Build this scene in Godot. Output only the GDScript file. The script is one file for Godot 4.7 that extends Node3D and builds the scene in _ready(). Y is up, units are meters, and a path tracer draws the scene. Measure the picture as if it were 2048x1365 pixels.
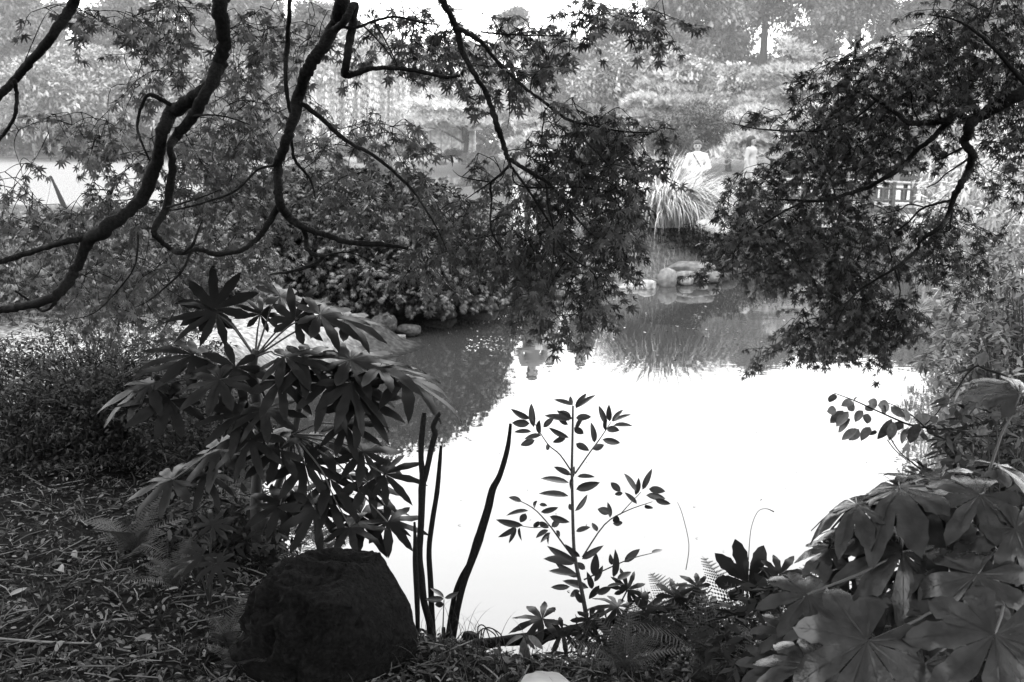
extends Node3D
# A pond in a garden under overcast light, seen from beneath maples on the near bank. All surfaces are neutral greys.

const FPX := 1990.0
const EYE := Vector3(0, 2.0, 0)
var PITCH := deg_to_rad(11.2)
var rng := RandomNumberGenerator.new()
var taken := {}
var M := {}
var noise := FastNoiseLite.new()
var fine_noise := FastNoiseLite.new()
var shore := PackedVector2Array()
var far_pond := PackedVector2Array()

class Buf:
	var v := PackedVector3Array()
	var n := PackedVector3Array()
	var c := PackedColorArray()
	var i := PackedInt32Array()
	func vert(p: Vector3, nn: Vector3, g: float = 1.0) -> int:
		v.append(p); n.append(nn); c.append(Color(g, g, g))
		return v.size() - 1
	func tri(a: int, b: int, d: int) -> void:
		i.append(a); i.append(b); i.append(d)
	func quad(a: int, b: int, d: int, e: int) -> void:
		tri(a, b, d); tri(a, d, e)
	func smooth() -> void:   # normals from the faces, for shapes wound anticlockwise outwards
		for k in n.size(): n[k] = Vector3.ZERO
		for t in range(0, i.size(), 3):
			var f := (v[i[t + 1]] - v[i[t]]).cross(v[i[t + 2]] - v[i[t]])
			n[i[t]] += f; n[i[t + 1]] += f; n[i[t + 2]] += f
		for k in n.size(): n[k] = n[k].normalized() if n[k].length_squared() > 0 else Vector3.UP
	func mesh() -> ArrayMesh:
		for t in range(0, i.size(), 3):
			var a := i[t]; var b := i[t + 1]; var d := i[t + 2]
			if (v[b] - v[a]).cross(v[d] - v[a]).dot(n[a] + n[b] + n[d]) > 0.0:
				i[t + 1] = d; i[t + 2] = b
		var arr := []
		arr.resize(Mesh.ARRAY_MAX)
		arr[Mesh.ARRAY_VERTEX] = v; arr[Mesh.ARRAY_NORMAL] = n; arr[Mesh.ARRAY_COLOR] = c; arr[Mesh.ARRAY_INDEX] = i
		var m := ArrayMesh.new()
		m.add_surface_from_arrays(Mesh.PRIMITIVE_TRIANGLES, arr)
		return m

# ---------- naming, tagging, adding
func numbered(called: String) -> String:
	var k: int = taken.get(called, 0)
	taken[called] = k + 1
	return called if k == 0 else "%s_%03d" % [called, k]

func tag(o: Node, label := "", category := "", group := "", kind := "") -> Node:
	if label: o.set_meta("label", label)
	if category: o.set_meta("category", category)
	if group: o.set_meta("group", group)
	if kind: o.set_meta("kind", kind)
	return o

func thing(called: String, label: String, category: String, at_: Vector3, group := "") -> Node3D:
	var o := Node3D.new()
	o.name = numbered(called)
	add_child(o)
	o.position = at_
	tag(o, label, category, group)
	return o

# a mesh whose vertices are in world coordinates, put under a parent (or the root)
func put(called: String, m: Mesh, material: Material, parent: Node3D = null, local := false) -> MeshInstance3D:
	var o := MeshInstance3D.new()
	o.mesh = m
	o.material_override = material
	if parent == null:
		o.name = numbered(called)
		add_child(o)
	else:
		o.name = called
		parent.add_child(o, true)
		if not local: o.position = -world_of(parent)
	return o

func world_of(n: Node3D) -> Vector3:
	var p := n.position
	var q := n.get_parent()
	while q is Node3D and q != self:
		p += q.position
		q = q.get_parent()
	return p

func placed(called: String, m: Mesh, material: Material, xf: Transform3D, parent: Node3D) -> MeshInstance3D:
	var o := MeshInstance3D.new()
	o.mesh = m
	o.material_override = material
	o.name = called
	parent.add_child(o, true)
	xf.origin -= world_of(parent)
	o.transform = xf
	return o

func swarm(called: String, m: Mesh, material: Material, xfs: Array, cols: PackedFloat32Array, parent: Node3D = null) -> MultiMeshInstance3D:
	var mm := MultiMesh.new()
	mm.transform_format = MultiMesh.TRANSFORM_3D
	mm.use_colors = true
	mm.mesh = m
	mm.instance_count = xfs.size()
	var off := Vector3.ZERO if parent == null else world_of(parent)
	for k in xfs.size():
		var t: Transform3D = xfs[k]
		t.origin -= off
		mm.set_instance_transform(k, t)
		var g := cols[k]
		mm.set_instance_color(k, Color(g, g, g))
	var o := MultiMeshInstance3D.new()
	o.multimesh = mm
	o.material_override = material
	if parent == null:
		o.name = numbered(called)
		add_child(o)
	else:
		o.name = called
		parent.add_child(o, true)
	o.set_meta("kind", "stuff")
	return o

# ---------- camera geometry: a pixel of the 2048 x 1365 photograph and a distance ahead give a point
func ray(px: float, py: float) -> Vector3:
	var a := (px - 1024.0) / FPX
	var b := (682.5 - py) / FPX
	return Vector3(a, b * cos(PITCH) - sin(PITCH), -cos(PITCH) - b * sin(PITCH))

func at(px: float, py: float, d: float) -> Vector3:
	var r := ray(px, py)
	return EYE + r * (d / -r.z)

func on_level(px: float, py: float, h: float) -> Vector3:
	var r := ray(px, py)
	return EYE + r * ((h - EYE.y) / r.y)

func on_ground(px: float, py: float) -> Vector3:
	var p := on_level(px, py, 0.4)
	for k in 4: p = on_level(px, py, hgt(p.x, -p.z))
	return p

func pix(p: Vector3) -> Vector3:   # x, y in pixels and depth
	var q := p - EYE
	var f := Vector3(0, -sin(PITCH), -cos(PITCH))
	var u := Vector3(0, cos(PITCH), -sin(PITCH))
	var z := q.dot(f)
	return Vector3(1024.0 + FPX * q.x / z, 682.5 - FPX * q.dot(u) / z, z) if z > 0.05 else Vector3(-9999, 0, z)

func rf(a: float, b: float) -> float: return rng.randf_range(a, b)
func rv() -> Vector3:
	return Vector3(rf(-1, 1), rf(-1, 1), rf(-1, 1))
func runit() -> Vector3:
	var z := rf(-1, 1); var t := rf(0, TAU); var s := sqrt(1 - z * z)
	return Vector3(s * cos(t), z, s * sin(t))

# ---------- materials
func grey(l: float) -> Color: return Color(l, l, l).linear_to_srgb()

func mat(l: float, rough := 0.8, backlight := 0.0, spec := 0.5) -> StandardMaterial3D:
	var m := StandardMaterial3D.new()
	m.albedo_color = grey(l)
	m.roughness = rough
	m.metallic_specular = spec
	m.vertex_color_use_as_albedo = true
	m.cull_mode = BaseMaterial3D.CULL_DISABLED
	if backlight > 0:
		m.backlight_enabled = true
		m.backlight = Color(backlight, backlight, backlight)
	return m

func noise_tex(sd: int, freq: float, octaves: int, lo: float, hi: float, size := 512, kind := FastNoiseLite.TYPE_SIMPLEX_SMOOTH) -> ImageTexture:
	var f := FastNoiseLite.new()
	f.seed = sd; f.frequency = freq; f.fractal_octaves = octaves; f.noise_type = kind
	var im := f.get_seamless_image(size, size)
	im.convert(Image.FORMAT_RGB8)
	for y in size:
		for x in size:
			var g := lerpf(lo, hi, im.get_pixel(x, y).r)
			im.set_pixel(x, y, Color(g, g, g))
	return ImageTexture.create_from_image(im)

func bump_tex(sd: int, freq: float, octaves: int, strength: float, size := 512) -> ImageTexture:
	var f := FastNoiseLite.new()
	f.seed = sd; f.frequency = freq; f.fractal_octaves = octaves
	var im := f.get_seamless_image(size, size)
	im.convert(Image.FORMAT_RGBA8)
	im.bump_map_to_normal_map(strength)
	return ImageTexture.create_from_image(im)

func textured(m: StandardMaterial3D, color_tex: Texture2D, bump: Texture2D, scale: float, bump_amount := 1.0) -> StandardMaterial3D:
	m.uv1_triplanar = true
	m.uv1_world_triplanar = true
	m.uv1_scale = Vector3.ONE * scale
	if color_tex: m.albedo_texture = color_tex
	if bump:
		m.normal_enabled = true
		m.normal_texture = bump
		m.normal_scale = bump_amount
	return m

# ---------- shapes
func spline(pts: Array, rads: Array, sub: int) -> Array:
	var op := []; var orr := []
	var n := pts.size()
	for k in n - 1:
		var p0: Vector3 = pts[maxi(k - 1, 0)]; var p1: Vector3 = pts[k]
		var p2: Vector3 = pts[k + 1]; var p3: Vector3 = pts[mini(k + 2, n - 1)]
		for s in sub:
			var t := float(s) / sub
			op.append(p1.cubic_interpolate(p2, p0, p3, t))
			orr.append(lerpf(rads[k], rads[k + 1], t))
	op.append(pts[n - 1]); orr.append(rads[n - 1])
	return [op, orr]

func tube(b: Buf, pts: Array, rads: Array, sides: int, rough := 0.0, g := 1.0) -> void:
	var n := pts.size()
	if n < 2: return
	var d0: Vector3 = (pts[1] - pts[0]).normalized()
	var side := d0.cross(Vector3.UP if absf(d0.y) < 0.9 else Vector3.RIGHT).normalized()
	var first := b.v.size()
	for k in n:
		var d: Vector3 = (pts[mini(k + 1, n - 1)] - pts[maxi(k - 1, 0)]).normalized()
		side = (side - d * side.dot(d)).normalized()
		var up := side.cross(d)
		for s in sides:
			var a := TAU * s / sides
			var nn := side * cos(a) + up * sin(a)
			var r: float = rads[k]
			if rough > 0:
				var q: Vector3 = pts[k] + nn * r
				r *= 1.0 + rough * noise.get_noise_3dv(q * 500.0) + rough * 0.6 * noise.get_noise_3dv(q * 2200.0)
			b.vert(pts[k] + nn * r, nn, g)
	for k in n - 1:
		for s in sides:
			var a := first + k * sides + s
			var c := first + k * sides + (s + 1) % sides
			b.quad(a, c, c + sides, a + sides)
	var e := b.vert(pts[n - 1], d0, g)
	var e0 := b.vert(pts[0], -d0, g)
	for s in sides:
		b.tri(first + (n - 1) * sides + s, first + (n - 1) * sides + (s + 1) % sides, e)
		b.tri(first + s, first + (s + 1) % sides, e0)

func box(b: Buf, c: Vector3, ax: Vector3, ay: Vector3, az: Vector3, g := 1.0) -> void:   # half axes
	for f in [[ax, ay, az], [ay, az, ax], [az, ax, ay]]:
		for s in [-1.0, 1.0]:
			var o: Vector3 = c + f[2] * s
			var nn: Vector3 = (f[2] * s).normalized()
			var a := b.vert(o - f[0] - f[1], nn, g); var d := b.vert(o + f[0] - f[1], nn, g)
			var e := b.vert(o + f[0] + f[1], nn, g); var h := b.vert(o - f[0] + f[1], nn, g)
			b.quad(a, d, e, h)

func rock_mesh(r: Vector3, sd: float, cols: int, rows: int, rough: float, flat_top := 0.0) -> ArrayMesh:
	var b := Buf.new()
	for y in rows + 1:
		for x in cols:
			var a := TAU * x / cols
			var p := PI * y / rows
			var d := Vector3(sin(p) * cos(a), cos(p), sin(p) * sin(a))
			var k := 1.0 + rough * 0.7 * noise.get_noise_3dv(d * 70.0 + Vector3.ONE * sd) + rough * 0.5 * noise.get_noise_3dv(d * 260.0 + Vector3.ONE * sd) + rough * 0.25 * noise.get_noise_3dv(d * 800.0 + Vector3.ONE * sd) + rough * 0.1 * noise.get_noise_3dv(d * 2000.0 + Vector3.ONE * sd)
			var q := d * k
			if flat_top > 0 and q.y > flat_top: q.y = flat_top + (q.y - flat_top) * 0.25
			# faceted: pull towards a few planes
			for f in 10:
				var pn := Vector3(noise.get_noise_2d(sd * 7 + f * 31, 5) , noise.get_noise_2d(sd * 3 + f * 17, 90), noise.get_noise_2d(sd + f * 53, 200)).normalized()
				var over := q.dot(pn) - 0.80
				if over > 0: q -= pn * over * 0.85
			b.vert(q * r, Vector3.UP, 0.85 + 0.3 * noise.get_noise_3dv(d * 90.0 + Vector3.ONE * sd * 2))
	for y in rows:
		for x in cols:
			var a := y * cols + x; var c := y * cols + (x + 1) % cols
			b.quad(a, c, c + cols, a + cols)
	b.smooth()
	return b.mesh()

# leaves point along +Z from their base, face +Y, and are one unit long
func ovate_leaf(width: float, fold: float, droop: float, n := 6) -> ArrayMesh:
	var b := Buf.new()
	for k in n + 1:
		var t := float(k) / n
		var w := width * 0.5 * pow(sin(PI * clampf(pow(t, 0.85), 0.0, 1.0)), 0.75) if k < n else 0.0
		var y := -droop * t * t
		b.vert(Vector3(-w, y + fold * w, t), Vector3(0.5, 1, droop * t * 2).normalized())
		b.vert(Vector3(0, y, t), Vector3(0, 1, droop * t * 2).normalized(), 1.25)
		b.vert(Vector3(w, y + fold * w, t), Vector3(-0.5, 1, droop * t * 2).normalized())
	for k in n:
		var a := k * 3
		b.quad(a, a + 1, a + 4, a + 3)
		b.quad(a + 1, a + 2, a + 5, a + 4)
	return b.mesh()

func maple_leaf(droop: float, twist: float) -> ArrayMesh:
	var b := Buf.new()
	var angs := [-128.0, -82.0, -40.0, 0.0, 40.0, 82.0, 128.0]
	var lens := [0.42, 0.74, 0.94, 1.0, 0.94, 0.74, 0.42]
	var out := []
	for k in 7:
		var a: float = angs[k] + rf(-4, 4)
		var L: float = lens[k] * rf(0.92, 1.06)
		var hw := 12.0 if k != 0 and k != 6 else 15.0
		out.append([a - hw, L * 0.52]); out.append([a - hw * 0.5, L * 0.76]); out.append([a, L]); out.append([a + hw * 0.5, L * 0.76]); out.append([a + hw, L * 0.52])
		if k < 6: out.append([(a + angs[k + 1]) * 0.5, 0.31])
	var c := b.vert(Vector3.ZERO, Vector3.UP)
	for q in out:
		var a: float = deg_to_rad(q[0])
		var r: float = q[1]
		var x := sin(a) * r; var z := cos(a) * r
		b.vert(Vector3(x, -droop * r * r + twist * x * z, z), Vector3(2 * droop * x, 1, 2 * droop * z).normalized())
	for k in out.size() - 1: b.tri(c, c + 1 + k, c + 2 + k)
	# stalk
	var s := b.vert(Vector3(-0.012, 0, 0), Vector3.UP); b.vert(Vector3(0.012, 0, 0), Vector3.UP); b.vert(Vector3(0, 0.1, -0.6), Vector3.UP)
	b.tri(s, s + 1, s + 2)
	return b.mesh()

func fatsia_leaf(sd: int, lobes: int, droop: float, depth: float, wide: float) -> ArrayMesh:
	var r := RandomNumberGenerator.new(); r.seed = sd
	var b := Buf.new()
	var spanned := 285.0
	var step := spanned / (lobes - 1)
	var notch := []
	for k in lobes + 1: notch.append(depth * r.randf_range(0.85, 1.15))
	var lens := []
	for k in lobes:
		var off := absf(k - (lobes - 1) * 0.5) / ((lobes - 1) * 0.5)
		lens.append((1.0 - 0.42 * pow(off, 1.7)) * r.randf_range(0.93, 1.05))
	var ph := r.randf_range(0, TAU)
	var height := func(p: Vector2) -> float:
		var q := p.length()
		return -droop * q * q + (0.05 if wide < 0.1 else 0.085) * q * sin(p.angle() * 3.0 + ph) + 0.03 * sin(p.x * 9 + ph) * sin(p.y * 8 + ph)
	var add := func(a: float, rad: float, lift: float, g: float) -> int:
		var p := Vector2(sin(a), cos(a)) * rad
		var h: float = height.call(p)
		var e := 0.02
		var hx: float = (height.call(p + Vector2(e, 0)) - h) / e
		var hy: float = (height.call(p + Vector2(0, e)) - h) / e
		return b.vert(Vector3(p.x, h + lift, p.y), Vector3(-hx, 1, -hy).normalized(), g)
	for k in lobes:
		var a := deg_to_rad(-spanned * 0.5 + step * k + r.randf_range(-4, 4))
		var L: float = lens[k]
		var half := deg_to_rad(step * 0.5)
		# stations along the lobe: radius, half angle left and right
		var st := []
		var ts := [0.0, 0.25, 0.45, 0.62, 0.76, 0.88, 1.0]
		var wmax := wide * r.randf_range(0.9, 1.1) * (9.0 / lobes)
		for t: float in ts:
			var rad: float = lerpf(notch[k], L, t)
			var w := wmax * (0.8 + 0.75 * sin(PI * minf(t * 0.95 + 0.12, 1.0))) * (1.0 if t < 0.6 else sqrt(maxf(0.0, 1.0 - pow((t - 0.6) / 0.4, 2.0))) * 0.96 + 0.0)
			var ha := minf(atan2(w, rad), half)
			if t == 0.0: ha = half
			if t == 1.0: ha = 0.0
			st.append([rad, ha])
		var prev_l := -1; var prev_m := -1; var prev_r := -1
		var c: int = add.call(a, 0.0, 0.0, 1.0)
		for s in st.size():
			var rad: float = st[s][0]; var ha: float = st[s][1]
			var jag := 1.0 if s == 0 or s == st.size() - 1 else 1.0 + (0.10 if s % 2 == 0 else -0.08) * r.randf_range(0.4, 1.2)
			var rl := rad if s > 0 else float(notch[k])
			var rr := rad if s > 0 else float(notch[k + 1])
			var l: int = add.call(a - ha * jag, rl, 0.012 + 0.02 * ha, 0.95)
			var m: int = add.call(a, rad, -0.012, 1.0)
			var q: int = add.call(a + ha * jag, rr, 0.012 + 0.02 * ha, 0.95)
			if s == 0:
				b.tri(c, l, m); b.tri(c, m, q)
			else:
				b.quad(prev_l, l, m, prev_m); b.quad(prev_m, m, q, prev_r)
			prev_l = l; prev_m = m; prev_r = q
		# vein
		var vl := -1; var vr := -1
		for s in 6:
			var t := s / 5.0
			var rad := lerpf(0.01, L * 0.93, t)
			var w := (0.012 if wide < 0.1 else 0.016) * (1.0 - t * 0.8)
			var l: int = add.call(a - atan2(w, rad + 0.02), rad, 0.006, 2.6)
			var q: int = add.call(a + atan2(w, rad + 0.02), rad, 0.006, 2.6)
			if s > 0: b.quad(vl, l, q, vr)
			vl = l; vr = q
		for s in 4:
			for sg in [-1.0, 1.0]:
				var r0 := L * (0.3 + 0.15 * s)
				var a1: float = a + sg * atan2(wmax * 0.95, r0 + 0.12)
				var x: int = add.call(a, r0, 0.006, 2.0); var y: int = add.call(a, r0 + 0.014, 0.006, 2.0); var z: int = add.call(a1, r0 + 0.13, 0.017, 1.3)
				b.tri(x, y, z)
	return b.mesh()

func fern_frond(sd: int) -> ArrayMesh:   # along +Z, arching, one unit long
	var r := RandomNumberGenerator.new(); r.seed = sd
	var b := Buf.new()
	var n := 22
	var bend := r.randf_range(0.25, 0.45)
	var pos := func(t: float) -> Vector3: return Vector3(0.04 * sin(t * 3.0 + sd), 0.35 * t - (0.35 + bend) * t * t, t)
	var pp := []; var rr := []
	for k in 9:
		pp.append(pos.call(k / 8.0)); rr.append(0.008 * (1 - k / 9.0) + 0.001)
	tube(b, pp, rr, 3)
	for k in n:
		var t := 0.14 + 0.85 * k / n
		var o: Vector3 = pos.call(t)
		var L := 0.24 * pow(sin(PI * clampf(0.22 + 0.78 * t, 0, 1)), 0.8) + 0.01
		for sg in [-1.0, 1.0]:
			var d := Vector3(sg, -0.18 + r.randf_range(-0.1, 0.1), 0.32 + r.randf_range(-0.06, 0.06)).normalized()
			var w := Vector3(0, 0, 1)
			var teeth := 7
			var prev := b.vert(o, Vector3.UP)
			for q in teeth:
				var f0 := (q + 0.55) / teeth; var f1 := float(q + 1) / teeth
				var wd := 0.024 * (1 - f0 * 0.75)
				var m := b.vert(o + d * L * f1 + Vector3(0, -0.05 * f1 * f1 * L, 0), Vector3.UP)
				var u := b.vert(o + d * L * f0 + w * wd + Vector3(0, -0.01, 0), Vector3.UP)
				var l := b.vert(o + d * L * f0 - w * wd + Vector3(0, -0.01, 0), Vector3.UP)
				b.tri(prev, u, m); b.tri(prev, m, l)
				prev = m
	return b.mesh()

func clump(sd: int, n: int, size: float, w: float, spread := 0.5) -> ArrayMesh:   # a tuft of leaf-shaped faces in a unit ball
	var r := RandomNumberGenerator.new(); r.seed = sd
	var b := Buf.new()
	for k in n:
		var o := Vector3(r.randf_range(-1, 1), r.randf_range(-1, 1), r.randf_range(-1, 1)) * spread
		var d := (o.normalized() * 0.8 + Vector3(r.randf_range(-1, 1), r.randf_range(-0.8, 0.7), r.randf_range(-1, 1)) * 0.8).normalized()
		var nn := Vector3(r.randf_range(-0.7, 0.7), 1, r.randf_range(-0.7, 0.7))
		nn = (nn - d * nn.dot(d)).normalized()
		var s := d.cross(nn)
		var L := size * r.randf_range(0.7, 1.3)
		var g := r.randf_range(0.75, 1.25)
		var a := b.vert(o, nn, g); var p := b.vert(o + d * L * 0.5 + s * L * w * 0.5, nn, g); var q := b.vert(o + d * L - Vector3(0, L * 0.15, 0), nn, g); var t := b.vert(o + d * L * 0.5 - s * L * w * 0.5, nn, g)
		b.quad(a, p, q, t)
	return b.mesh()

func needle_clump(sd: int, n: int) -> ArrayMesh:   # a pine tuft, needles spraying up and out
	var r := RandomNumberGenerator.new(); r.seed = sd
	var b := Buf.new()
	for k in n:
		var t := r.randf_range(0, TAU)
		var d := Vector3(cos(t), r.randf_range(0.15, 1.3), sin(t)).normalized()
		var s := d.cross(Vector3(r.randf_range(-1, 1), r.randf_range(-1, 1), r.randf_range(-1, 1))).normalized()
		var o := Vector3(r.randf_range(-0.4, 0.4), r.randf_range(-0.1, 0.1), r.randf_range(-0.4, 0.4))
		var nn := s.cross(d)
		if nn.y < 0: nn = -nn
		var g := r.randf_range(0.75, 1.25)
		b.tri(b.vert(o - s * 0.05, nn, g), b.vert(o + s * 0.05, nn, g), b.vert(o + d * 0.75, nn, g))
	return b.mesh()

func blade_mesh(segs: int, width: float, bend: float) -> ArrayMesh:   # rises along +Y, arches towards +Z, one unit long
	var b := Buf.new()
	var p := Vector3.ZERO
	var a := 0.15
	for k in segs + 1:
		var t := float(k) / segs
		var w := width * (1.0 - t * t) * 0.5 + 0.0005
		var nn := Vector3(0, sin(a), -cos(a))
		b.vert(p - Vector3(w, 0, 0), nn); b.vert(p + Vector3(w, 0, 0), nn)
		p += Vector3(0, cos(a), sin(a)) / segs
		a += bend / segs * (0.4 + 1.2 * t)
	for k in segs: b.quad(k * 2, k * 2 + 1, k * 2 + 3, k * 2 + 2)
	return b.mesh()

func basis_of(axis: Vector3, nrm: Vector3) -> Basis:   # leaf basis: +Z along axis, +Y along nrm
	var z := axis.normalized()
	var y := nrm - z * nrm.dot(z)
	if y.length() < 0.05: y = z.cross(Vector3(0.3, 0.8, 0.5))
	y = y.normalized()
	return Basis(y.cross(z), y, z)

# ---------- the lie of the land
func sdist(poly: PackedVector2Array, p: Vector2) -> float:   # negative inside
	var best := 1e9
	var inside := false
	var n := poly.size()
	var j := n - 1
	for k in n:
		var a := poly[j]; var b := poly[k]
		var e := b - a
		var w := p - a
		var t := clampf(w.dot(e) / e.length_squared(), 0.0, 1.0)
		best = minf(best, (w - e * t).length_squared())
		if (a.y > p.y) != (b.y > p.y) and p.x < (b.x - a.x) * (p.y - a.y) / (b.y - a.y) + a.x: inside = not inside
		j = k
	return -sqrt(best) if inside else sqrt(best)

func water_dist(x: float, d: float) -> float:
	var p := Vector2(x, d)
	var wob := 0.12 * noise.get_noise_2d(x * 90.0, d * 90.0)
	var s := sdist(shore, p) if d < 36.0 and absf(x) < 22.0 else 99.0
	if d > 25.0: s = minf(s, sdist(far_pond, p))
	return s + wob

func hgt(x: float, d: float) -> float:
	var s := water_dist(x, d)
	var near := smoothstep(12.0, 4.0, d)
	var h: float
	if s >= 0:
		h = 0.40 * smoothstep(-0.02, lerpf(0.9, 0.55, near), s) + 0.004
		h += (0.05 * noise.get_noise_2d(x * 30.0, d * 30.0) + 0.025 * noise.get_noise_2d(x * 160.0, d * 160.0)) * smoothstep(0.1, 0.8, s)
		h += 0.012 * near * noise.get_noise_2d(x * 700.0, d * 700.0)
	else:
		h = -0.7 * smoothstep(0.0, 1.4, -s)
	# low mound of the point with the stones
	h += 0.34 * exp(-(pow((x - 2.6) / 1.3, 2.0) + pow((d - 15.7) / 0.9, 2.0))) * smoothstep(0.0, 0.6, s)
	h += 0.25 * smoothstep(60.0, 160.0, d) * (1.0 + noise.get_noise_2d(x * 2.0, d * 2.0)) * 4.0
	return h

func ground_tone(x: float, d: float) -> float:
	var s := water_dist(x, d)
	var wob := 0.5 * noise.get_noise_2d(x * 40.0 + 77.0, d * 40.0)
	var g := 0.16
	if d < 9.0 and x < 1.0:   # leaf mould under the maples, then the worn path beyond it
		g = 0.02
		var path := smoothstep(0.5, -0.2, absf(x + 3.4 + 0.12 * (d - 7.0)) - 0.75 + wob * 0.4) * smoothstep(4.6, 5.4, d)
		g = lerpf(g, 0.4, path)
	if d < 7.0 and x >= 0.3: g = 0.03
	if d >= 7.0 and d < 11.0 and x < 0.0:
		var path2 := smoothstep(0.45, -0.25, sdist(PackedVector2Array([Vector2(-4.6, 7.0), Vector2(-2.7, 7.2), Vector2(-2.0, 8.4), Vector2(-1.75, 9.2), Vector2(-1.9, 9.9), Vector2(-2.3, 10.3), Vector2(-4.5, 10.2)]), Vector2(x, d)) + wob * 0.3)
		g = lerpf(0.1, 0.6, path2)
	if x > 0.0 and d > 12.0 and d < 40.0: g = lerpf(0.3, 0.62, smoothstep(17.0, 19.5, d))
	if d > 26.0 and x < -2.0: g = 0.46
	if d > 62.0: g = lerpf(g, 0.4, smoothstep(70.0, 100.0, d)) if x > -8.0 else lerpf(0.46, 0.15, smoothstep(98.0, 104.0, d))
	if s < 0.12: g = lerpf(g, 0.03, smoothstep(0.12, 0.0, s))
	return g

func steps(list: Array) -> PackedFloat32Array:   # [from, to, step] runs
	var out := PackedFloat32Array()
	for q in list:
		var x: float = q[0]
		while x < q[1] - 1e-4:
			out.append(x); x += q[2]
	out.append(list[-1][1])
	return out

func build_ground() -> void:
	var xs := steps([[-420, -120, 60.0], [-120, -30, 6.0], [-30, -10, 1.0], [-10, -4, 0.25], [-4, 4, 0.09], [4, 12, 0.25], [12, 30, 1.0], [30, 120, 6.0], [120, 420, 60.0]])
	var ds := steps([[-60, -12, 8.0], [-12, 1, 1.0], [1, 2.2, 0.15], [2.2, 6.5, 0.07], [6.5, 15, 0.16], [15, 26, 0.35], [26, 60, 1.0], [60, 130, 3.0], [130, 700, 60.0]])
	var b := Buf.new()
	for d in ds:
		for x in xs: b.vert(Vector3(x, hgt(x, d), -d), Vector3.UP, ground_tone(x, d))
	var w := xs.size()
	for r in ds.size() - 1:
		for q in w - 1:
			var a := r * w + q
			b.quad(a, a + 1, a + w + 1, a + w)
	b.smooth()
	tag(put("ground", b.mesh(), M.ground), "", "", "", "structure")
	var wm := PlaneMesh.new()
	wm.size = Vector2(90, 110)
	var o := put("pond_water", wm, M.water)
	o.position = Vector3(0, 0, -46)
	tag(o, "", "", "", "structure")

# ---------- foliage that grows from branches
class Limbed:
	var root: Node3D
	var nodes := PackedVector3Array()
	var xf := []
	var col := PackedFloat32Array()
	var twigs := Buf.new()
	var leaf := 0.036
	var tone := 1.0
	var reach := 1.0

func branch(T: Limbed, d0: float, d1: float, list: Array, pre: Array = [], pre_w: Array = []) -> void:
	var pts := []; var rads := []
	for k in pre.size():
		pts.append(pre[k]); rads.append(pre_w[k])
	var n := list.size() / 3
	for k in n:
		var d := lerpf(d0, d1, float(k) / maxf(1, n - 1)) + (0.04 * sin(k * 2.1 + d0 * 7.0) if k > 0 else 0.0)
		pts.append(at(list[k * 3], list[k * 3 + 1], d))
		rads.append(list[k * 3 + 2] * (0.33 if list[k * 3 + 2] > 14 else 0.4) / FPX * d)
	var s := spline(pts, rads, 8)
	for k in range(1, s[0].size() - 1): s[0][k] += rv() * s[1][k] * 0.2
	var b := Buf.new()
	tube(b, s[0], s[1], 10 if rads[0] > 0.012 else 6, 0.3)
	put("branch", b.mesh(), M.bark, T.root)
	for p in s[0]: T.nodes.append(p)

func nearest(T: Limbed, p: Vector3) -> Vector3:
	var best := T.nodes[0]
	var bd := 1e9
	for q in T.nodes:
		var d := q.distance_squared_to(p)
		if d < bd:
			bd = d; best = q
	return best

func spray(T: Limbed, base: Vector3, dir: Vector3, length: float, pairs: int) -> void:
	var p := base
	var d := dir
	var pts := [p]; var rads := [0.0012]
	for k in pairs:
		p += d * length / pairs
		d = (d + Vector3(rf(-0.3, 0.3), rf(-0.28, 0.16), rf(-0.3, 0.3))).normalized()
		pts.append(p); rads.append(0.0009 * (1.0 - float(k) / pairs) + 0.0004)
		var side := d.cross(Vector3.UP)
		if side.length() < 0.2: side = Vector3.RIGHT
		side = side.normalized()
		for s in [-1.0, 1.0]:
			if rng.randf() < 0.1: continue
			add_leaf(T, p, (d * 0.6 + side * s * 0.85 + Vector3(0, rf(-0.85, -0.1), 0) + rv() * 0.35).normalized())
	add_leaf(T, p, (d + Vector3(0, rf(-0.7, 0.0), 0)).normalized())
	tube(T.twigs, pts, rads, 3)

func add_leaf(T: Limbed, p: Vector3, d: Vector3) -> void:
	var size := T.leaf * rf(0.7, 1.2)
	var nrm := (Vector3.UP + rv() * 0.75).normalized()
	T.xf.append(Transform3D(basis_of(d, nrm).scaled(Vector3.ONE * size), p + d * size * 0.55))
	T.col.append(T.tone * (0.55 + 1.1 * pow(rng.randf(), 1.6)))

func patch(T: Limbed, px: float, py: float, rx: float, ry: float, d: float, thick: float, lai: float) -> void:
	var area := PI * rx * ry * pow(d / FPX, 2.0)
	var n := int(ceil(2.5 * lai * area / (T.leaf * T.leaf * 0.9) / 8.0))
	for k in n:
		var a := rf(0, TAU); var r := sqrt(rng.randf())
		var base := at(px + cos(a) * r * rx, py + sin(a) * r * ry, d + 0.22 + thick * rf(-0.5, 0.5))
		grow(T, base)

func grow(T: Limbed, base: Vector3) -> void:
	var nb := nearest(T, base)
	var v := base - nb
	var dist := v.length()
	var dir := Vector3(v.x, v.y * 0.5 - 0.05, v.z)
	dir = (dir.normalized() + rv() * 0.55).normalized() if dist > 0.02 else runit()
	if dist > 0.03:
		var mid := nb + v * 0.5 + Vector3(rf(-0.15, 0.15), rf(-0.02, 0.18), rf(-0.15, 0.15)) * dist
		var s := spline([nb, mid, base], [0.0022, 0.0015, 0.0012], 4)
		tube(T.twigs, s[0], s[1], 3)
		T.nodes.append(mid)
	T.nodes.append(base)
	spray(T, base, dir, rf(0.09, 0.17) * T.leaf / 0.036 * T.reach, 4)

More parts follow.
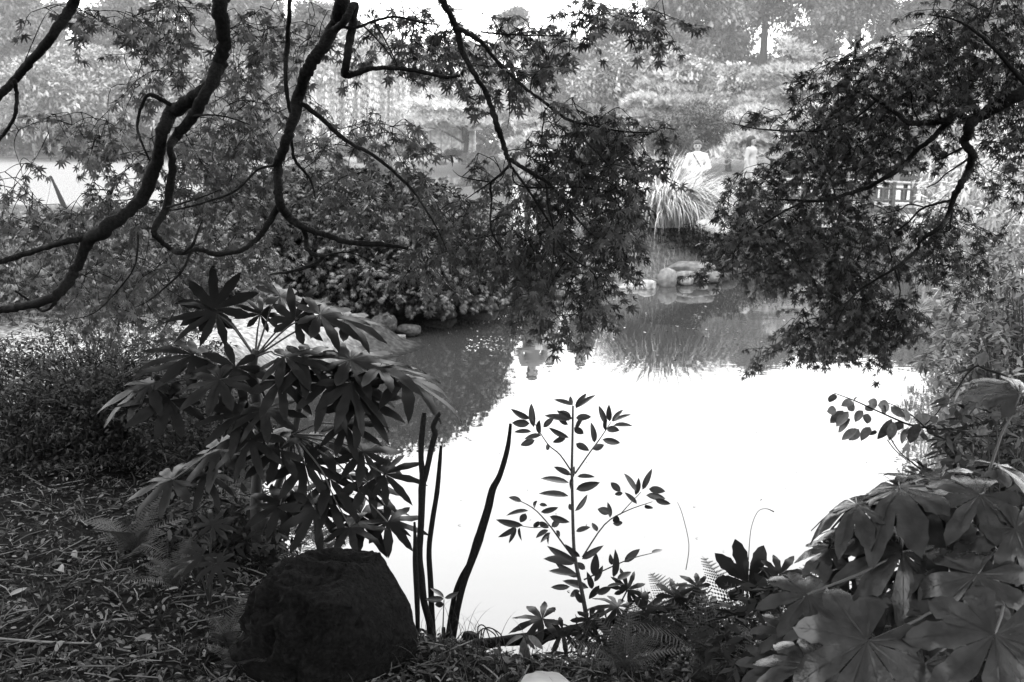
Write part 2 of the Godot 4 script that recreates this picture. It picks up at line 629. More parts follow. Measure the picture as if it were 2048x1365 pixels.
func finish_tree(T: Limbed, leaves: Array, material: Material, part_count: int) -> void:
	put("twigs", T.twigs.mesh(), M.bark, T.root).set_meta("kind", "stuff")
	var order := []
	for k in T.xf.size():
		var t: Transform3D = T.xf[k]
		var q := pix(t.origin)
		var inside := q.x > 10 and q.x < 2038 and q.y > 10 and q.y < 1355
		order.append([(t.basis.x.length() / q.z) if inside and q.z > 0 else 0.0, k])
	order.sort_custom(func(a, b): return a[0] > b[0])
	var xs := [[], [], []]
	var cs := [PackedFloat32Array(), PackedFloat32Array(), PackedFloat32Array()]
	for j in order.size():
		var k: int = order[j][1]
		var w := k % 3
		if j < part_count:
			placed("leaf", leaves[w], M.leaf_tones[material][int(clampf(T.col[k] * 5.0 - 1.5, 0, 5))] if M.leaf_tones.has(material) else material, T.xf[k], T.root)
		else:
			xs[w].append(T.xf[k]); cs[w].append(T.col[k])
	for w in 3:
		if xs[w].size(): swarm("foliage", leaves[w], material, xs[w], cs[w], T.root)

# ---------- trees and shrubs seen from afar
func far_tree(called: String, label: String, category: String, kind: String, x0: float, x1: float, ytop: float, ybase: float, d: float, tone: float, sd: int, group := "") -> Node3D:
	rng.seed = sd
	var foot := at((x0 + x1) * 0.5, 300, d)
	foot.y = hgt(foot.x, d)
	var o := thing(called, label, category, foot, group)
	var w := (x1 - x0) / FPX * d
	var top := at((x0 + x1) * 0.5, ytop, d).y - foot.y
	var low := maxf(0.15, at((x0 + x1) * 0.5, ybase, d).y - foot.y)
	var b := Buf.new()
	var lean := Vector3(rf(-0.06, 0.06) * top, 0, rf(-0.06, 0.06) * top)
	var tr := maxf(0.05, top * 0.028)
	var mid := foot + Vector3(0, lerpf(low, top, 0.45), 0) + lean
	var lobes := []
	if kind == "pine":
		var layers := maxi(4, int(round((top - low) / (w * 0.13))))
		for k in layers:
			var f := float(k) / maxf(1, layers - 1)
			var y := lerpf(low + w * 0.04, top - w * 0.07, f)
			var reach := w * 0.5 * sqrt(maxf(0.03, 1.0 - pow(f * 0.95, 2.2))) * (0.88 + 0.12 * sin(k * 2.3))
			var pads := maxi(2, int(reach / (w * 0.5) * 7.0))
			for q in pads:
				var a := TAU * (q + 0.5 * (k % 2)) / pads + rf(-0.3, 0.3)
				var rr := reach * rf(0.5, 0.8)
				lobes.append([foot + lean * f + Vector3(cos(a) * rr, y + rf(-0.03, 0.03) * w, sin(a) * rr), reach * rf(0.26, 0.4), w * rf(0.05, 0.075)])
			lobes.append([foot + lean * f + Vector3(0, y, 0), reach * 0.45, w * 0.06])
	elif kind == "willow":
		for k in 26:
			var a := rf(0, TAU); var rr := sqrt(rng.randf()) * w * 0.42
			lobes.append([foot + Vector3(cos(a) * rr, lerpf(top * 0.96, top * 0.6, pow(rr / (w * 0.45), 2.0)) , sin(a) * rr), w * 0.13, w * 0.1])
	else:
		var n := 18 if kind == "round" else 26
		for k in n:
			var u := runit()
			var f := 0.72 if k < n - 4 else 0.3
			u.y = absf(u.y) * 1.0 if kind == "round" else u.y
			var c := foot + lean + Vector3(u.x * w * 0.5 * f, 0, u.z * w * 0.5 * f)
			var r := w * rf(0.14, 0.25)
			r = minf(r, (top - low) * 0.3)
			c.y = foot.y + (lerpf(low + r * 0.8, top - r * 0.75, u.y) if kind == "round" else lerpf(low + r * 0.8, top - r * 0.75, 0.5 + 0.5 * u.y))
			lobes.append([c, r, r * rf(0.7, 0.9)])
	# trunk and limbs
	var ttop := foot + Vector3(0, top * 0.82, 0) + lean
	tube(b, spline([foot - Vector3(0, 0.2, 0), foot + Vector3(rf(-0.05, 0.05) * w, low * 0.7, 0), mid, ttop], [tr * 1.25, tr, tr * 0.7, tr * 0.25], 3)[0], spline([foot, foot, mid, ttop], [tr * 1.25, tr, tr * 0.7, tr * 0.25], 3)[1], 7)
	put("trunk", b.mesh(), M.far_bark, o)
	var lb := Buf.new()
	for k in mini(lobes.size(), 14):
		var L: Array = lobes[(k * 5) % lobes.size()]
		var from := foot + lean * 0.6 + Vector3(0, clampf(L[0].y - foot.y - w * 0.12, top * 0.12, top * 0.75), 0)
		tube(lb, spline([from, (from + L[0]) * 0.5 + Vector3(0, w * 0.03, 0), L[0]], [tr * 0.5, tr * 0.33, tr * 0.12], 2)[0], [tr * 0.5, tr * 0.42, tr * 0.33, tr * 0.2, tr * 0.1], 5)
	put("limbs", lb.mesh(), M.far_bark, o).set_meta("kind", "stuff")
	# crown
	var xs := []; var cs := PackedFloat32Array()
	var s := clampf(d * 0.0075, 0.12, 0.85)
	for L in lobes:
		var area: float = 4.0 * PI * pow((L[1] * L[1] * 2.0 + L[1] * L[2]) / 3.0, 1.0)
		var n := int(clampf(area / (s * s) * (1.5 if kind == "pine" else 1.7), 12, 420))
		var g0 := rf(0.72, 1.28)
		for k in n:
			var u := runit()
			if u.y < -0.15 and rng.randf() < 0.85: u.y = -u.y
			var r := rf(0.72, 1.06)
			var p: Vector3 = L[0] + Vector3(u.x * L[1], u.y * L[2], u.z * L[1]) * r
			if p.y < foot.y + 0.1: continue
			var bs := Basis(Vector3.UP, rf(0, TAU)) * Basis(Vector3.RIGHT, rf(-0.5, 0.5))
			xs.append(Transform3D(bs.scaled(Vector3.ONE * s * rf(0.7, 1.35)), p))
			cs.append(tone * g0 * rf(0.6, 1.4))
			if kind == "willow" and k % 5 == 0:
				var q := p
				for h in int(rf(4, 12)):
					q += Vector3(rf(-0.06, 0.06), -s * 0.9, rf(-0.06, 0.06))
					if q.y < foot.y + top * 0.12: break
					xs.append(Transform3D(bs.scaled(Vector3(0.5, 1.1, 0.5) * s * rf(0.7, 1.1)), q))
					cs.append(tone * g0 * rf(0.85, 1.25))
	swarm("crown", M.needles if kind == "pine" else M.tuft, M.far_leaf, xs, cs, o)
	return o

func low_shrub(called: String, label: String, category: String, c: Vector3, r: Vector3, s: float, tone: float, density: float, stems: int, group := "", tuft: Mesh = null, upper := false) -> Node3D:
	var base := Vector3(c.x, hgt(c.x, -c.z), c.z)
	var o := thing(called, label, category, base, group)
	var b := Buf.new()
	for k in stems:
		var u := runit()
		u.y = absf(u.y)
		var tip := c + Vector3(u.x * r.x, u.y * r.y, u.z * r.z) * rf(0.55, 0.95)
		var root := base + Vector3(rf(-0.2, 0.2) * r.x, -0.03, rf(-0.2, 0.2) * r.z)
		var mid := root.lerp(tip, 0.5) + Vector3(u.x * -0.1 * r.x, 0.06, u.z * -0.1 * r.z) + rv() * 0.05 * r.x
		var sp := spline([root, mid, tip], [0.012 * r.y + 0.003, 0.007 * r.y + 0.002, 0.0015], 4)
		tube(b, sp[0], sp[1], 4)
		for q in 3:
			var f: Vector3 = sp[0][3 + q * 2]
			var e := f + (u + rv() * 0.8).normalized() * rf(0.15, 0.4) * r.y
			tube(b, [f, f.lerp(e, 0.5) + rv() * 0.03, e], [0.003, 0.002, 0.001], 3)
	if stems: put("stems", b.mesh(), M.twig_bark, o).set_meta("kind", "stuff")
	var xs := []; var cs := PackedFloat32Array()
	var n := int(density * (r.x * r.y + r.y * r.z + r.x * r.z) * 4.0 / (s * s))
	for k in n:
		var u := runit()
		if upper and u.y < -0.1: u.y = -u.y
		var rr := pow(rng.randf(), 0.4) * (1.0 + 0.16 * noise.get_noise_3dv(u * 120.0 + c * 13.0))
		var p := c + Vector3(u.x * r.x, u.y * r.y, u.z * r.z) * rr
		if p.y < base.y - 0.05: continue
		xs.append(Transform3D((Basis(Vector3.UP, rf(0, TAU)) * Basis(Vector3.RIGHT, rf(-0.7, 0.7))).scaled(Vector3.ONE * s * rf(0.7, 1.3)), p))
		cs.append(tone * rf(0.65, 1.4) * (1.0 + 0.35 * noise.get_noise_3dv(p * 60.0 / maxf(r.x, 0.5))))
	swarm("foliage", tuft if tuft else M.tuft, M.far_leaf, xs, cs, o)
	return o

func arching_grass(called: String, label: String, c: Vector3, n: int, length: float, radius: float, tone: float, stiff: float) -> void:
	c.y = hgt(c.x, -c.z)
	var o := thing(called, label, "ornamental grass", c, "")
	var xs := [[], []]; var cs := [PackedFloat32Array(), PackedFloat32Array()]
	for k in n:
		var a := rf(0, TAU); var rr := sqrt(rng.randf()) * radius
		var p := c + Vector3(cos(a) * rr, 0, sin(a) * rr)
		var tilt := rf(0.02, 0.5) * (1.0 - stiff) + 0.25 * rr / radius
		var yaw := PI * 0.5 - a + rf(-0.8, 0.8)
		var L := length * rf(0.6, 1.1)
		var w := k % 2
		xs[w].append(Transform3D((Basis(Vector3.UP, yaw) * Basis(Vector3.RIGHT, tilt)).scaled(Vector3(L, L, L)), p))
		cs[w].append(tone * rf(0.55, 1.35))
	swarm("blades", M.blade_soft if stiff < 0.5 else M.blade_stiff, M.grass, xs[0], cs[0], o)
	swarm("blades", M.blade_stiff if stiff > 0.5 else M.blade_mid, M.grass, xs[1], cs[1], o)

func scatter(called: String, n: int, mesh: Mesh, material: Material, size: Vector2, flat: float, where: Callable, tone: Vector2) -> void:
	var xs := []; var cs := PackedFloat32Array()
	for k in n:
		var p = where.call()
		if p == null: continue
		var axis := Vector3(rf(-1, 1), rf(-flat, flat), rf(-1, 1)).normalized()
		var nn := (Vector3.UP + rv() * flat * 1.2).normalized()
		xs.append(Transform3D(basis_of(axis, nn).scaled(Vector3.ONE * rf(size.x, size.y)), p))
		cs.append(lerpf(tone.x, tone.y, pow(rng.randf(), 2.2)))
	swarm(called, mesh, material, xs, cs)

# ---------- people: one continuous skin over tapered bones (surface nets)
func nets(b: Buf, bones: Array, cell: float, k: float) -> void:   # bone: [a, b, ra, rb, tone]
	var lo := Vector3.ONE * 1e9; var hi := -lo
	for q in bones:
		var m := maxf(q[2], q[3]) + k + cell * 2
		for e in 2:
			lo = lo.min(q[e] - Vector3.ONE * m); hi = hi.max(q[e] + Vector3.ONE * m)
	var nx := int((hi.x - lo.x) / cell) + 2; var ny := int((hi.y - lo.y) / cell) + 2; var nz := int((hi.z - lo.z) / cell) + 2
	var f := PackedFloat32Array(); f.resize(nx * ny * nz); f.fill(9.0)
	var tone := PackedFloat32Array(); tone.resize(nx * ny * nz); tone.fill(0.1)
	var bestd := PackedFloat32Array(); bestd.resize(nx * ny * nz); bestd.fill(9.0)
	for q in bones:
		var a: Vector3 = q[0]; var e: Vector3 = q[1] - q[0]
		var ra: float = q[2]; var rb: float = q[3]; var g: float = q[4]
		var el := maxf(e.length_squared(), 1e-9)
		var m := maxf(ra, rb) + k + cell * 2
		var s := ((a.min(q[1]) - Vector3.ONE * m - lo) / cell).max(Vector3.ZERO)
		var t := (a.max(q[1]) + Vector3.ONE * m - lo) / cell
		for z in range(int(s.z), mini(nz, int(t.z) + 1)):
			for y in range(int(s.y), mini(ny, int(t.y) + 1)):
				for x in range(int(s.x), mini(nx, int(t.x) + 1)):
					var p := lo + Vector3(x, y, z) * cell
					var h := clampf((p - a).dot(e) / el, 0.0, 1.0)
					var dd := (p - a - e * h).length() - lerpf(ra, rb, h)
					var n := (z * ny + y) * nx + x
					if dd < bestd[n]:
						bestd[n] = dd; tone[n] = g
					var o := f[n]
					var w := maxf(k - absf(o - dd), 0.0) / k
					f[n] = minf(o, dd) - w * w * k * 0.25
	var at_cell := {}
	for z in nz - 1:
		for y in ny - 1:
			for x in nx - 1:
				var n := (z * ny + y) * nx + x
				if f[n] > 1.5 * cell + 0.02 or f[n] < -1.5 * cell - 0.02: continue
				var sum := Vector3.ZERO; var cnt := 0
				var ids := [n, n + 1, n + nx, n + nx + 1, n + nx * ny, n + nx * ny + 1, n + nx * ny + nx, n + nx * ny + nx + 1]
				for e in [[0, 1], [2, 3], [4, 5], [6, 7], [0, 2], [1, 3], [4, 6], [5, 7], [0, 4], [1, 5], [2, 6], [3, 7]]:
					var u := f[ids[e[0]]]; var v := f[ids[e[1]]]
					if (u < 0) != (v < 0):
						var w := u / (u - v)
						var pa := Vector3(e[0] & 1, (e[0] >> 1) & 1, e[0] >> 2); var pb := Vector3(e[1] & 1, (e[1] >> 1) & 1, e[1] >> 2)
						sum += pa.lerp(pb, w); cnt += 1
				if cnt == 0: continue
				var nn := Vector3(f[ids[1]] - f[ids[0]] + f[ids[7]] - f[ids[6]], f[ids[2]] - f[ids[0]] + f[ids[7]] - f[ids[5]], f[ids[4]] - f[ids[0]] + f[ids[7]] - f[ids[3]])
				at_cell[n] = b.vert(lo + (Vector3(x, y, z) + sum / cnt) * cell, nn.normalized() if nn.length() > 0 else Vector3.UP, tone[n])
	var off := [1, nx, nx * ny]
	for n: int in at_cell:
		for ax in 3:
			var u: int = off[(ax + 1) % 3]; var v: int = off[(ax + 2) % 3]
			if (f[n] < 0) != (f[n + off[ax]] < 0) and at_cell.has(n - u) and at_cell.has(n - v) and at_cell.has(n - u - v):
				b.quad(at_cell[n], at_cell[n - u], at_cell[n - u - v], at_cell[n - v])

# o: height, yaw, skin, coat, legs, hair, long_hair, coat_low (how far the coat reaches down, as y), arms ("down", "front", "phone"), bulk, strap
func person(label: String, foot: Vector3, o: Dictionary, group := "") -> void:
	var root := thing("person", label, "person", foot, group)
	root.rotation.y = o.get("yaw", 0.0)
	var s: float = o.get("height", 1.65) / 1.65
	var cell: float = o.get("cell", 0.015)
	var skin: float = o.get("skin", 0.4); var coat: float = o.get("coat", 0.6); var legs: float = o.get("legs", 0.05); var shoe := 0.04
	var bulk: float = o.get("bulk", 1.0)
	var P := func(x: float, y: float, z: float) -> Vector3: return Vector3(x, y, z) * s
	var step: float = o.get("stride", 0.06)
	var bones := []
	for sg in [-1.0, 1.0]:
		var hip: Vector3 = P.call(0.085 * sg, 0.86, 0); var knee: Vector3 = P.call(0.09 * sg, 0.47, 0.03 + step * sg * 0.7); var ank: Vector3 = P.call(0.085 * sg, 0.085, -0.01 + step * sg)
		bones.append([hip, knee, 0.085 * s, 0.058 * s, legs]); bones.append([knee, ank, 0.056 * s, 0.04 * s, legs])
		bones.append([ank + P.call(0, -0.045, -0.02), ank + P.call(0.015 * sg, -0.055, 0.15), 0.036 * s, 0.03 * s, shoe])
		var sh: Vector3 = P.call(0.165 * sg * (0.6 + 0.4 * bulk), 1.34, -0.01)
		var el: Vector3; var wr: Vector3
		match o.get("arms", "down"):
			"front":
				el = P.call(0.235 * sg * bulk, 1.10, 0.03); wr = P.call(0.075 * sg, 1.02, 0.24)
			"phone":
				el = P.call(0.21 * sg, 1.11, 0.06); wr = P.call(0.06 * sg, 1.22, 0.27)
			_:
				el = P.call(0.225 * sg * bulk, 1.08, -0.02); wr = P.call(0.23 * sg, 0.85, 0.05)
		bones.append([sh, el, 0.058 * s * bulk, 0.046 * s * bulk, coat]); bones.append([el, wr, 0.046 * s * bulk, 0.034 * s * bulk, coat])
		# hand: palm, four fingers, thumb
		var hd: Vector3 = (wr - el).normalized()
		var across := hd.cross(Vector3(0, 0, 1) if absf(hd.z) < 0.8 else Vector3(0, 1, 0)).normalized()
		bones.append([wr, wr + hd * 0.07 * s, 0.025 * s, 0.03 * s, skin])
		for q in 4:
			var k0 := wr + hd * 0.085 * s + across * (q - 1.5) * 0.02 * s
			bones.append([k0, k0 + (hd + Vector3(0, -0.4, 0)).normalized() * (0.075 - 0.01 * absf(q - 1.2)) * s, 0.010 * s, 0.008 * s, skin])
		bones.append([wr + hd * 0.03 * s + across * 0.025 * s, wr + hd * 0.08 * s + across * 0.055 * s, 0.012 * s, 0.009 * s, skin])
	var lowy: float = o.get("coat_low", 0.8)
	bones.append([P.call(-0.06, 1.30, 0), P.call(0.06, 1.30, 0), 0.115 * s * bulk, 0.115 * s * bulk, coat])
	bones.append([P.call(0, 1.30, 0), P.call(0, 1.02, 0), 0.125 * s * bulk, 0.12 * s * bulk, coat])
	for sg in [-1.0, 1.0]: bones.append([P.call(0.05 * sg, 1.05, 0), P.call(0.075 * sg, lowy, 0), 0.11 * s * bulk, (0.115 + (0.9 - lowy) * 0.12) * s * bulk, coat])
	bones.append([P.call(0, 1.36, -0.01), P.call(0, 1.48, 0.01), 0.055 * s, 0.048 * s, skin])
	# head
	bones.append([P.call(0, 1.555, 0.0), P.call(0, 1.56, -0.02), 0.088 * s, 0.086 * s, skin])
	bones.append([P.call(0, 1.52, 0.03), P.call(0, 1.475, 0.055), 0.066 * s, 0.04 * s, skin])
	bones.append([P.call(0, 1.545, 0.085), P.call(0, 1.515, 0.108), 0.010 * s, 0.014 * s, skin])
	for sg in [-1.0, 1.0]:
		bones.append([P.call(0.084 * sg, 1.545, -0.01), P.call(0.088 * sg, 1.515, 0.0), 0.018 * s, 0.012 * s, skin])
		bones.append([P.call(0.034 * sg, 1.55, 0.083), P.call(0.035 * sg, 1.55, 0.0835), 0.011 * s, 0.011 * s, 0.03])
	bones.append([P.call(-0.018, 1.488, 0.088), P.call(0.018, 1.488, 0.088), 0.009 * s, 0.009 * s, skin * 0.45])
	var b := Buf.new()
	nets(b, bones, cell, 0.03 * s)
	put("body", b.mesh(), M.cloth, root, true)
	var hb := Buf.new()
	var hair := [[P.call(0, 1.59, -0.025), P.call(0, 1.60, 0.01), 0.092 * s, 0.08 * s, 1.0], [P.call(0, 1.57, -0.05), P.call(0, 1.50, -0.05), 0.085 * s, 0.075 * s, 1.0]]
	for sg in [-1.0, 1.0]: hair.append([P.call(0.075 * sg, 1.59, 0.0), P.call(0.083 * sg, 1.50 if not o.get("long_hair", false) else 1.36, 0.0), 0.032 * s, 0.026 * s, 1.0])
	if o.get("long_hair", false): hair.append([P.call(0, 1.52, -0.07), P.call(0, 1.33, -0.085), 0.075 * s, 0.06 * s, 1.0])
	nets(hb, hair, cell, 0.03 * s)
	put("hair", hb.mesh(), mat(o.get("hair", 0.03), 0.6), root, true)
	if o.get("strap", false):
		var sb := Buf.new()
		var sp := []
		for k in 9:
			var t := k / 8.0
			sp.append(P.call(lerpf(-0.1, 0.16, t), lerpf(1.40, 0.98, t), (0.125 + 0.03 * sin(PI * t)) * bulk))
		tube(sb, sp, [0.013, 0.013, 0.013, 0.013, 0.013, 0.013, 0.013, 0.013, 0.013], 5)
		put("bag_strap", sb.mesh(), M.dark_cloth, root, true)
		var bb := Buf.new()
		nets(bb, [[P.call(0.17, 0.93, 0.1), P.call(0.24, 0.86, 0.05), 0.07, 0.07, 1.0], [P.call(0.17, 0.84, 0.1), P.call(0.24, 0.82, 0.05), 0.07, 0.065, 1.0]], 0.02, 0.03)
		put("shoulder_bag", bb.mesh(), M.dark_cloth, root, true)

# ---------- broad-leaved shrub with hand-shaped leaves (each leaf and its stalk a part)
func hand_leaf(root: Node3D, px: float, py: float, dirdeg: float, rpx: float, d: float, face: float, stem: Vector3, roll := 0.0, kinds: Array = [], material: Material = null) -> void:
	var p := at(px, py, d)
	var size := rpx / FPX * d
	var cam := (EYE - p).normalized()
	var up := Vector3(0, cos(PITCH), -sin(PITCH))
	var a := deg_to_rad(dirdeg)
	var axis := Vector3.RIGHT * cos(a) + up * sin(a)
	var nrm := (cam * face + Vector3.UP * (1.0 - face) + Vector3.RIGHT * roll + rv() * 0.22).normalized()
	var flat := axis - nrm * axis.dot(nrm)
	if flat.length() < 0.2: flat = axis
	if kinds.is_empty(): kinds = M.hands
	var m: Mesh = kinds[rng.randi() % kinds.size()]
	placed("leaf", m, material if material else M.hand_leaf, Transform3D(basis_of(flat, nrm).scaled(Vector3.ONE * size), p), root)
	var b := Buf.new()
	var mid := p.lerp(stem, 0.5) + Vector3(0, 0.10 * p.distance_to(stem), 0)
	var sp := spline([p, p.lerp(mid, 0.5) - flat.normalized() * size * 0.05, mid, stem], [0.0028, 0.003, 0.0034, 0.0045], 4)
	tube(b, sp[0], sp[1], 6)
	put("leaf_stalk", b.mesh(), M.stalk, root)

func stem_tube(root: Node3D, called: String, list: Array, d0: float, d1: float, material: Material, rough := 0.12) -> Array:
	var pts := []; var rads := []
	var n := list.size() / 3
	for k in n:
		var d := lerpf(d0, d1, float(k) / maxf(1, n - 1))
		pts.append(at(list[k * 3], list[k * 3 + 1], d)); rads.append(list[k * 3 + 2] * 0.5 / FPX * d)
	var s := spline(pts, rads, 4)
	var b := Buf.new()
	tube(b, s[0], s[1], 8, rough)
	put(called, b.mesh(), material, root)
	return s[0]

func twig_leaves(root: Node3D, d: float, ox: float, oy: float, sc: float, list: Array, material: Material, spread := 0.05, fat := 1.0) -> void:
	for k in list.size() / 4:
		var dd := d + rf(-spread, spread)
		var a := at(ox + list[k * 4] / sc, oy + list[k * 4 + 1] / sc, dd)
		var e := at(ox + list[k * 4 + 2] / sc, oy + list[k * 4 + 3] / sc, dd + rf(-0.035, 0.035))
		var cam := (EYE - a).normalized()
		var axis := e - a
		var side := axis.cross(cam).normalized()
		var nrm := cam * rf(0.55, 1.0) + side * rf(-0.75, 0.75) + Vector3(0, 0.25, 0)
		var L := axis.length()
		var w := clampf(rf(1.0, 1.35) * 0.052 / L, 0.8, 1.6) * fat
		var bs := basis_of(axis, nrm)
		placed("leaf", M.ovates[k % 3], material, Transform3D(Basis(bs.x * L * w, bs.y * L, bs.z * L), a), root)

func fern(label: String, base: Vector3, n: int, length: float, tilt := 0.75, yaw0 := 0.0, yaw_range := TAU) -> void:
	var o := thing("fern", label, "fern", base)
	for k in n:
		var yaw := yaw0 + yaw_range * (k + rf(-0.3, 0.3)) / n
		var bs := Basis(Vector3.UP, yaw) * Basis(Vector3.RIGHT, -tilt * rf(0.55, 1.2)) * Basis(Vector3.BACK, rf(-0.3, 0.3))
		placed("frond", M.fronds[k % 3], M.fern, Transform3D(bs.scaled(Vector3.ONE * length * rf(0.75, 1.15)), base), o)

func stone(called: String, label: String, px: float, py: float, h: float, r: Vector3, sd: float, material: Material, yaw := 0.0, group := "") -> void:
	var p := on_level(px, py, h)
	var o := put(called, rock_mesh(r, sd, 30, 18, 0.26, 0.7 if r.y < r.x * 0.75 else 0.0), material)
	o.position = p
	o.rotation.y = yaw
	tag(o, label, "stone", group)

func _ready() -> void:
	rng.seed = 20417
	noise.seed = 5; noise.frequency = 0.01
	fine_noise.seed = 9; fine_noise.frequency = 0.05
	# camera
	var cam := Camera3D.new()
	cam.name = "camera"
	cam.fov = rad_to_deg(2.0 * atan(682.5 / FPX))
	cam.near = 0.05; cam.far = 2500.0
	cam.position = EYE
	cam.rotation.x = -PITCH
	var lens := CameraAttributesPhysical.new()
	lens.frustum_focal_length = 35.0
	lens.frustum_focus_distance = 3.8
	lens.frustum_near = 0.05
	lens.frustum_far = 2500.0
	lens.exposure_aperture = 7.0
	cam.attributes = lens
	add_child(cam)
	cam.current = true
	# sky, haze, sun, exposure
	var we := WorldEnvironment.new()
	we.name = "environment"
	var e := Environment.new()
	e.background_mode = Environment.BG_SKY
	var sky := Sky.new()
	var sm := ProceduralSkyMaterial.new()
	sm.sky_top_color = Color(1, 1, 1)
	sm.sky_horizon_color = Color(0.93, 0.93, 0.93)
	sm.sky_curve = 0.15
	sm.ground_bottom_color = Color(0.3, 0.3, 0.3)
	sm.ground_horizon_color = Color(0.6, 0.6, 0.6)
	sky.sky_material = sm
	e.sky = sky
	e.background_energy_multiplier = 3.2
	e.tonemap_mode = Environment.TONE_MAPPER_LINEAR
	e.tonemap_exposure = 1.5
	e.volumetric_fog_enabled = true
	e.volumetric_fog_density = 0.0
	e.sdfgi_enabled = true; e.ssao_enabled = true; e.ssil_enabled = true
	we.environment = e
	add_child(we)
	var sun := DirectionalLight3D.new()
	sun.name = "sun"
	sun.light_energy = 0.5
	sun.light_color = Color(1, 1, 1)
	sun.light_angular_distance = 30.0
	sun.shadow_enabled = true
	sun.rotation = Vector3(deg_to_rad(-66), deg_to_rad(35), 0)
	add_child(sun)

	var mist := FogVolume.new()   # pale air over the far lawn and pond
	mist.name = "haze"
	mist.shape = RenderingServer.FOG_VOLUME_SHAPE_BOX
	mist.size = Vector3(320, 34, 140)
	mist.position = Vector3(0, 14, -90)
	var fm := FogMaterial.new()
	fm.density = 0.0011
	fm.albedo = Color(1, 1, 1)
	mist.material = fm
	add_child(mist)
	tag(mist, "", "", "", "structure")

	make_materials()
	for q in [[-1.0, 9.6], [-1.6, 8.6], [-1.75, 7.5], [-1.7, 6.5], [-1.5, 5.6], [-1.3, 4.9], [-0.95, 4.3], [-0.6, 3.75], [-0.15, 3.5], [0.2, 3.3], [0.6, 3.4], [1.0, 3.6], [1.6, 3.9], [2.3, 4.6], [3.0, 5.6], [3.6, 7.0], [4.2, 9.0], [5.4, 11.0], [6.8, 14.0], [8.2, 17.5], [9.9, 20.5], [12.5, 23.0], [17.0, 26.0], [15.0, 30.0], [9.5, 28.0], [6.6, 25.5], [5.4, 22.5], [4.6, 19.0], [4.0, 16.5], [3.0, 14.8], [1.9, 14.1], [1.0, 13.8], [0.4, 13.3], [-0.2, 12.8], [-1.0, 12.0], [-1.5, 11.3], [-1.25, 10.4], [-0.9, 9.95]]:
		shore.append(Vector2(q[0], q[1]))
	for q in [[-3.5, 38.0], [-12.0, 42.0], [-17.0, 52.0], [-18.0, 64.0], [-12.0, 72.0], [-4.0, 74.0], [3.0, 72.0], [6.0, 60.0], [3.0, 46.0]]:
		far_pond.append(Vector2(q[0], q[1]))
	build_ground()
	build_far()
	build_right_bank()
	build_middle()
	build_near_ground()
	build_maples()
	build_near_plants()

